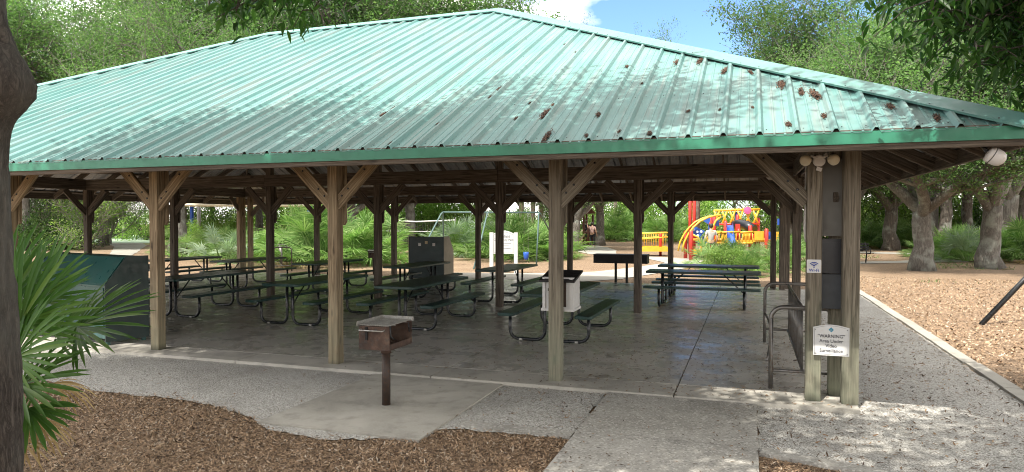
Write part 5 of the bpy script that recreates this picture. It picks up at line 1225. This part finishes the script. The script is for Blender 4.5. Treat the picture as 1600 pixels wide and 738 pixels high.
for k, (s_, e_) in enumerate(((P1, P2), (W(330, 4.8, 3.9) - o_, W(375, 5.2, 3.45) - o_), (W(380, 5.0, 3.9) - o_, W(498, 5.3, 3.44) - o_), (W(300, 4.6, 4.3) - o_, W(425, 4.7, 3.38) - o_))):
    m, c = twig_spray(s_, e_, 0.018, 100 + k, 20, 0.16); ms.append(m); C += c
big_ = MB(); big_.tube([Vector((0, 0, 4.8)), (Vector((0, 0, 4.8)) + P1) / 2 + Vector((0, 0, 0.35)), P1], [0.06, 0.04, 0.02], 8)
for m in ms: big_.add(m.v, m.f)
big_.build('branch', BARK_NEAR, nt_, smooth=True)
V_, F_ = leaf6([c for c in C], 5, 0.10, 0.34, 0.07, 2); mesh_obj('leaf_spray', arr_mesh('leaf_spray', V_, 6, LEAF_NEAR, F_), nt_)
# right-hand near tree, trunk outside the picture
rt_ = empty('shade_tree', (5.6, 5.2, 0)); tag(rt_, 'leafy tree whose dark branches hang into the top right corner', 'tree'); ro = Vector(rt_.location)
m = MB(); m.tube([(0, 0, -0.05), (0.05, 0, 1.5), (0, 0.05, 3.2), (0, 0, 5.0)], [0.24, 0.19, 0.17, 0.15], 14); m.build('trunk', BARK_NEAR, rt_, smooth=True)
near_crown(rt_, (0, 0, 4.8), 4.6, 6.0, 83, z0=5.6, per=12)
C = []; br = MB()
hub = W(1620, 5.6, 4.3) - ro
br.tube([Vector((0, 0, 4.6)), (Vector((0, 0, 4.6)) + hub) / 2 + Vector((0, 0, 0.4)), hub], [0.09, 0.06, 0.03], 8)
for k, (px, Z, z) in enumerate([(1400, 5.6, 3.62), (1440, 5.3, 3.45), (1480, 5.8, 3.35), (1520, 5.2, 3.2), (1555, 5.6, 3.1), (1590, 5.3, 3.1), (1610, 5.8, 3.0), (1640, 5.4, 2.9), (1500, 5.0, 3.45), (1570, 6.0, 3.4), (1620, 6.2, 3.2), (1420, 6.2, 3.8)]):
    m, c = twig_spray(hub + Vector((0, 0, 0.1)), W(px, Z, z) - ro, 0.02, 200 + k, 24, 0.28); br.add(m.v, m.f); C += c
br.build('branch', BARK_NEAR, rt_, smooth=True)
V_, F_ = leaf6(C, 6, 0.105, 0.36, 0.09, 3); mesh_obj('leaf_spray', arr_mesh('leaf_spray', V_, 6, LEAF_NEAR, F_), rt_)
# trees behind the viewpoint (their shade falls on the roof and the gravel)
for k, (x, y, sd, sp_, hg, pr_) in enumerate([(-0.5, -3.4, 91, 4.4, 8.2, 13), (-6.6, 0.8, 95, 4.4, 7.6, 24), (1.8, -1.0, 98, 3.8, 5.2, 15), (4.6, -1.8, 97, 4.2, 6.8, 19), (9.5, 1.0, 103, 4.0, 7.0, 10)]):
    t = empty('shade_tree', (x, y, 0)); tag(t, ['tall shade tree standing behind the viewpoint', 'shade tree behind the viewpoint on its left', 'smaller shade tree just behind the viewpoint', 'shade tree behind the viewpoint on its right', 'shade tree far out of view on the right'][k], 'tree')
    m = MB(); m.tube([(0, 0, -0.05), (0.05, 0, 2.2), (0, 0, 5.0)], [0.27, 0.21, 0.17], 12); m.build('trunk', BARK_NEAR, t, smooth=True)
    near_crown(t, (0, 0, 4.7), sp_, hg, sd, z0=4.8, per=pr_)

# --- foreground palmetto by the left trunk
fp = empty('palmetto', W(-5, 4.9)); tag(fp, 'large bright green fan palmetto in the left foreground beside the trunk', 'palmetto'); fo = Vector(fp.location)
rd = random.Random(31); RT = Vector((CS, SN, 0)); FW = Vector((-SN, CS, 0)); UP = Vector((0, 0, 1))
fr = [  # hub px, py, Z ; centre direction (right, up, fwd) ; normal (right, up, fwd) ; length ; blades ; spread
    (118, 512, 4.9, (1.0, 0.35, 0.10), (-0.25, 0.75, -0.6), 0.60, 26, 175),
    (30, 505, 4.7, (0.25, 1.0, 0.1), (0.1, 0.15, -1.0), 0.62, 26, 190),
    (60, 470, 5.1, (0.35, 1.0, 0.2), (-0.2, 0.2, -1.0), 0.55, 22, 170),
    (28, 603, 4.5, (1.0, 0.10, -0.2), (-0.1, 0.8, -0.7), 0.46, 24, 190),
    (20, 560, 4.6, (0.7, 0.8, 0.0), (-0.4, 0.3, -0.8), 0.55, 22, 180),
    (5, 480, 4.9, (-0.2, 1.0, 0.2), (0.3, 0.1, -1.0), 0.55, 22, 180),
    (85, 530, 5.2, (0.8, 0.7, 0.3), (-0.3, 0.5, -0.7), 0.50, 20, 160),
    (40, 640, 4.4, (0.6, -0.5, -0.3), (0.3, 0.8, -0.6), 0.32, 16, 160),
    (0, 520, 5.3, (0.2, 0.9, 0.5), (0.1, 0.5, -1.0), 0.6, 22, 180),
    (15, 440, 5.4, (0.4, 0.9, 0.4), (0.1, 0.4, -1.0), 0.5, 20, 180)]
petm = MB()
for k, (px, py, Z, c, n, L, nb, sp_) in enumerate(fr):
    z = CAMH + (345 - py) * Z / FPX; hub = W(px, Z, z) - fo; Vs, Fs = [], []
    cv = RT * c[0] + UP * c[1] + FW * c[2]; nv = RT * n[0] + UP * n[1] + FW * n[2]
    frond(Vs, Fs, hub, cv, nv, L * 1.02, nb, R(sp_), rd, droop=0.05, wd=0.036, segs=5)
    mesh_obj('frond', arr_mesh('frond', np.array(Vs), 3, FROND_NEAR, np.array(Fs)), fp)
    m = MB(); b0 = Vector((rd.uniform(-.08, .08), rd.uniform(-.08, .08), 0)); m.tube([b0, b0.lerp(hub, 0.5) + Vector((0, 0, 0.06)), hub], [0.012, 0.009, 0.008], 6); m.build('petiole', FROND_NEAR, fp, smooth=True)
for k, (px, py, Z, c, n) in enumerate([(45, 655, 4.6, (0.8, -0.5, -0.1), (0.4, 0.8, -0.4)), (20, 690, 4.5, (0.9, -0.25, -0.4), (0.2, 0.9, -0.3)), (80, 600, 5.0, (0.9, -0.4, 0.3), (0.4, 0.8, -0.3))]):
    z = CAMH + (345 - py) * Z / FPX; hub = W(px, Z, max(z, 0.16)) - fo; Vs, Fs = [], []
    frond(Vs, Fs, hub, RT * c[0] + UP * c[1] + FW * c[2], RT * n[0] + UP * n[1] + FW * n[2], 0.30, 11, R(110), rd, droop=0.35, wd=0.02, segs=4)
    mesh_obj('dead_frond', arr_mesh('dead_frond', np.array(Vs), 3, FROND_DRY, np.array(Fs)), fp)['label'] = 'withered brown frond'
    m = MB(); m.tube([(0, 0, 0.02), hub.lerp(Vector((0, 0, 0.1)), 0.5), hub], [0.010, 0.008, 0.006], 6); m.build('petiole', FROND_DRY, fp, smooth=True)
# far ground cover: thin grass tufts on the sunny side
tag(scatter('grass', 9000, (5, 20, 24, 44), GRASS, (0.06, 0.14), (0.01, 0.02), 0.0, 0.04, 21, tilt=1.2, keep=lambda X, Y, r: np.sin(X * 0.9 + Y * 0.4) + np.sin(Y * 0.7 - X * 0.3) > 0.9), 'sparse green grass tufts around the big right-hand oaks', 'grass', kind='stuff')
print('objects', len(bpy.data.objects))
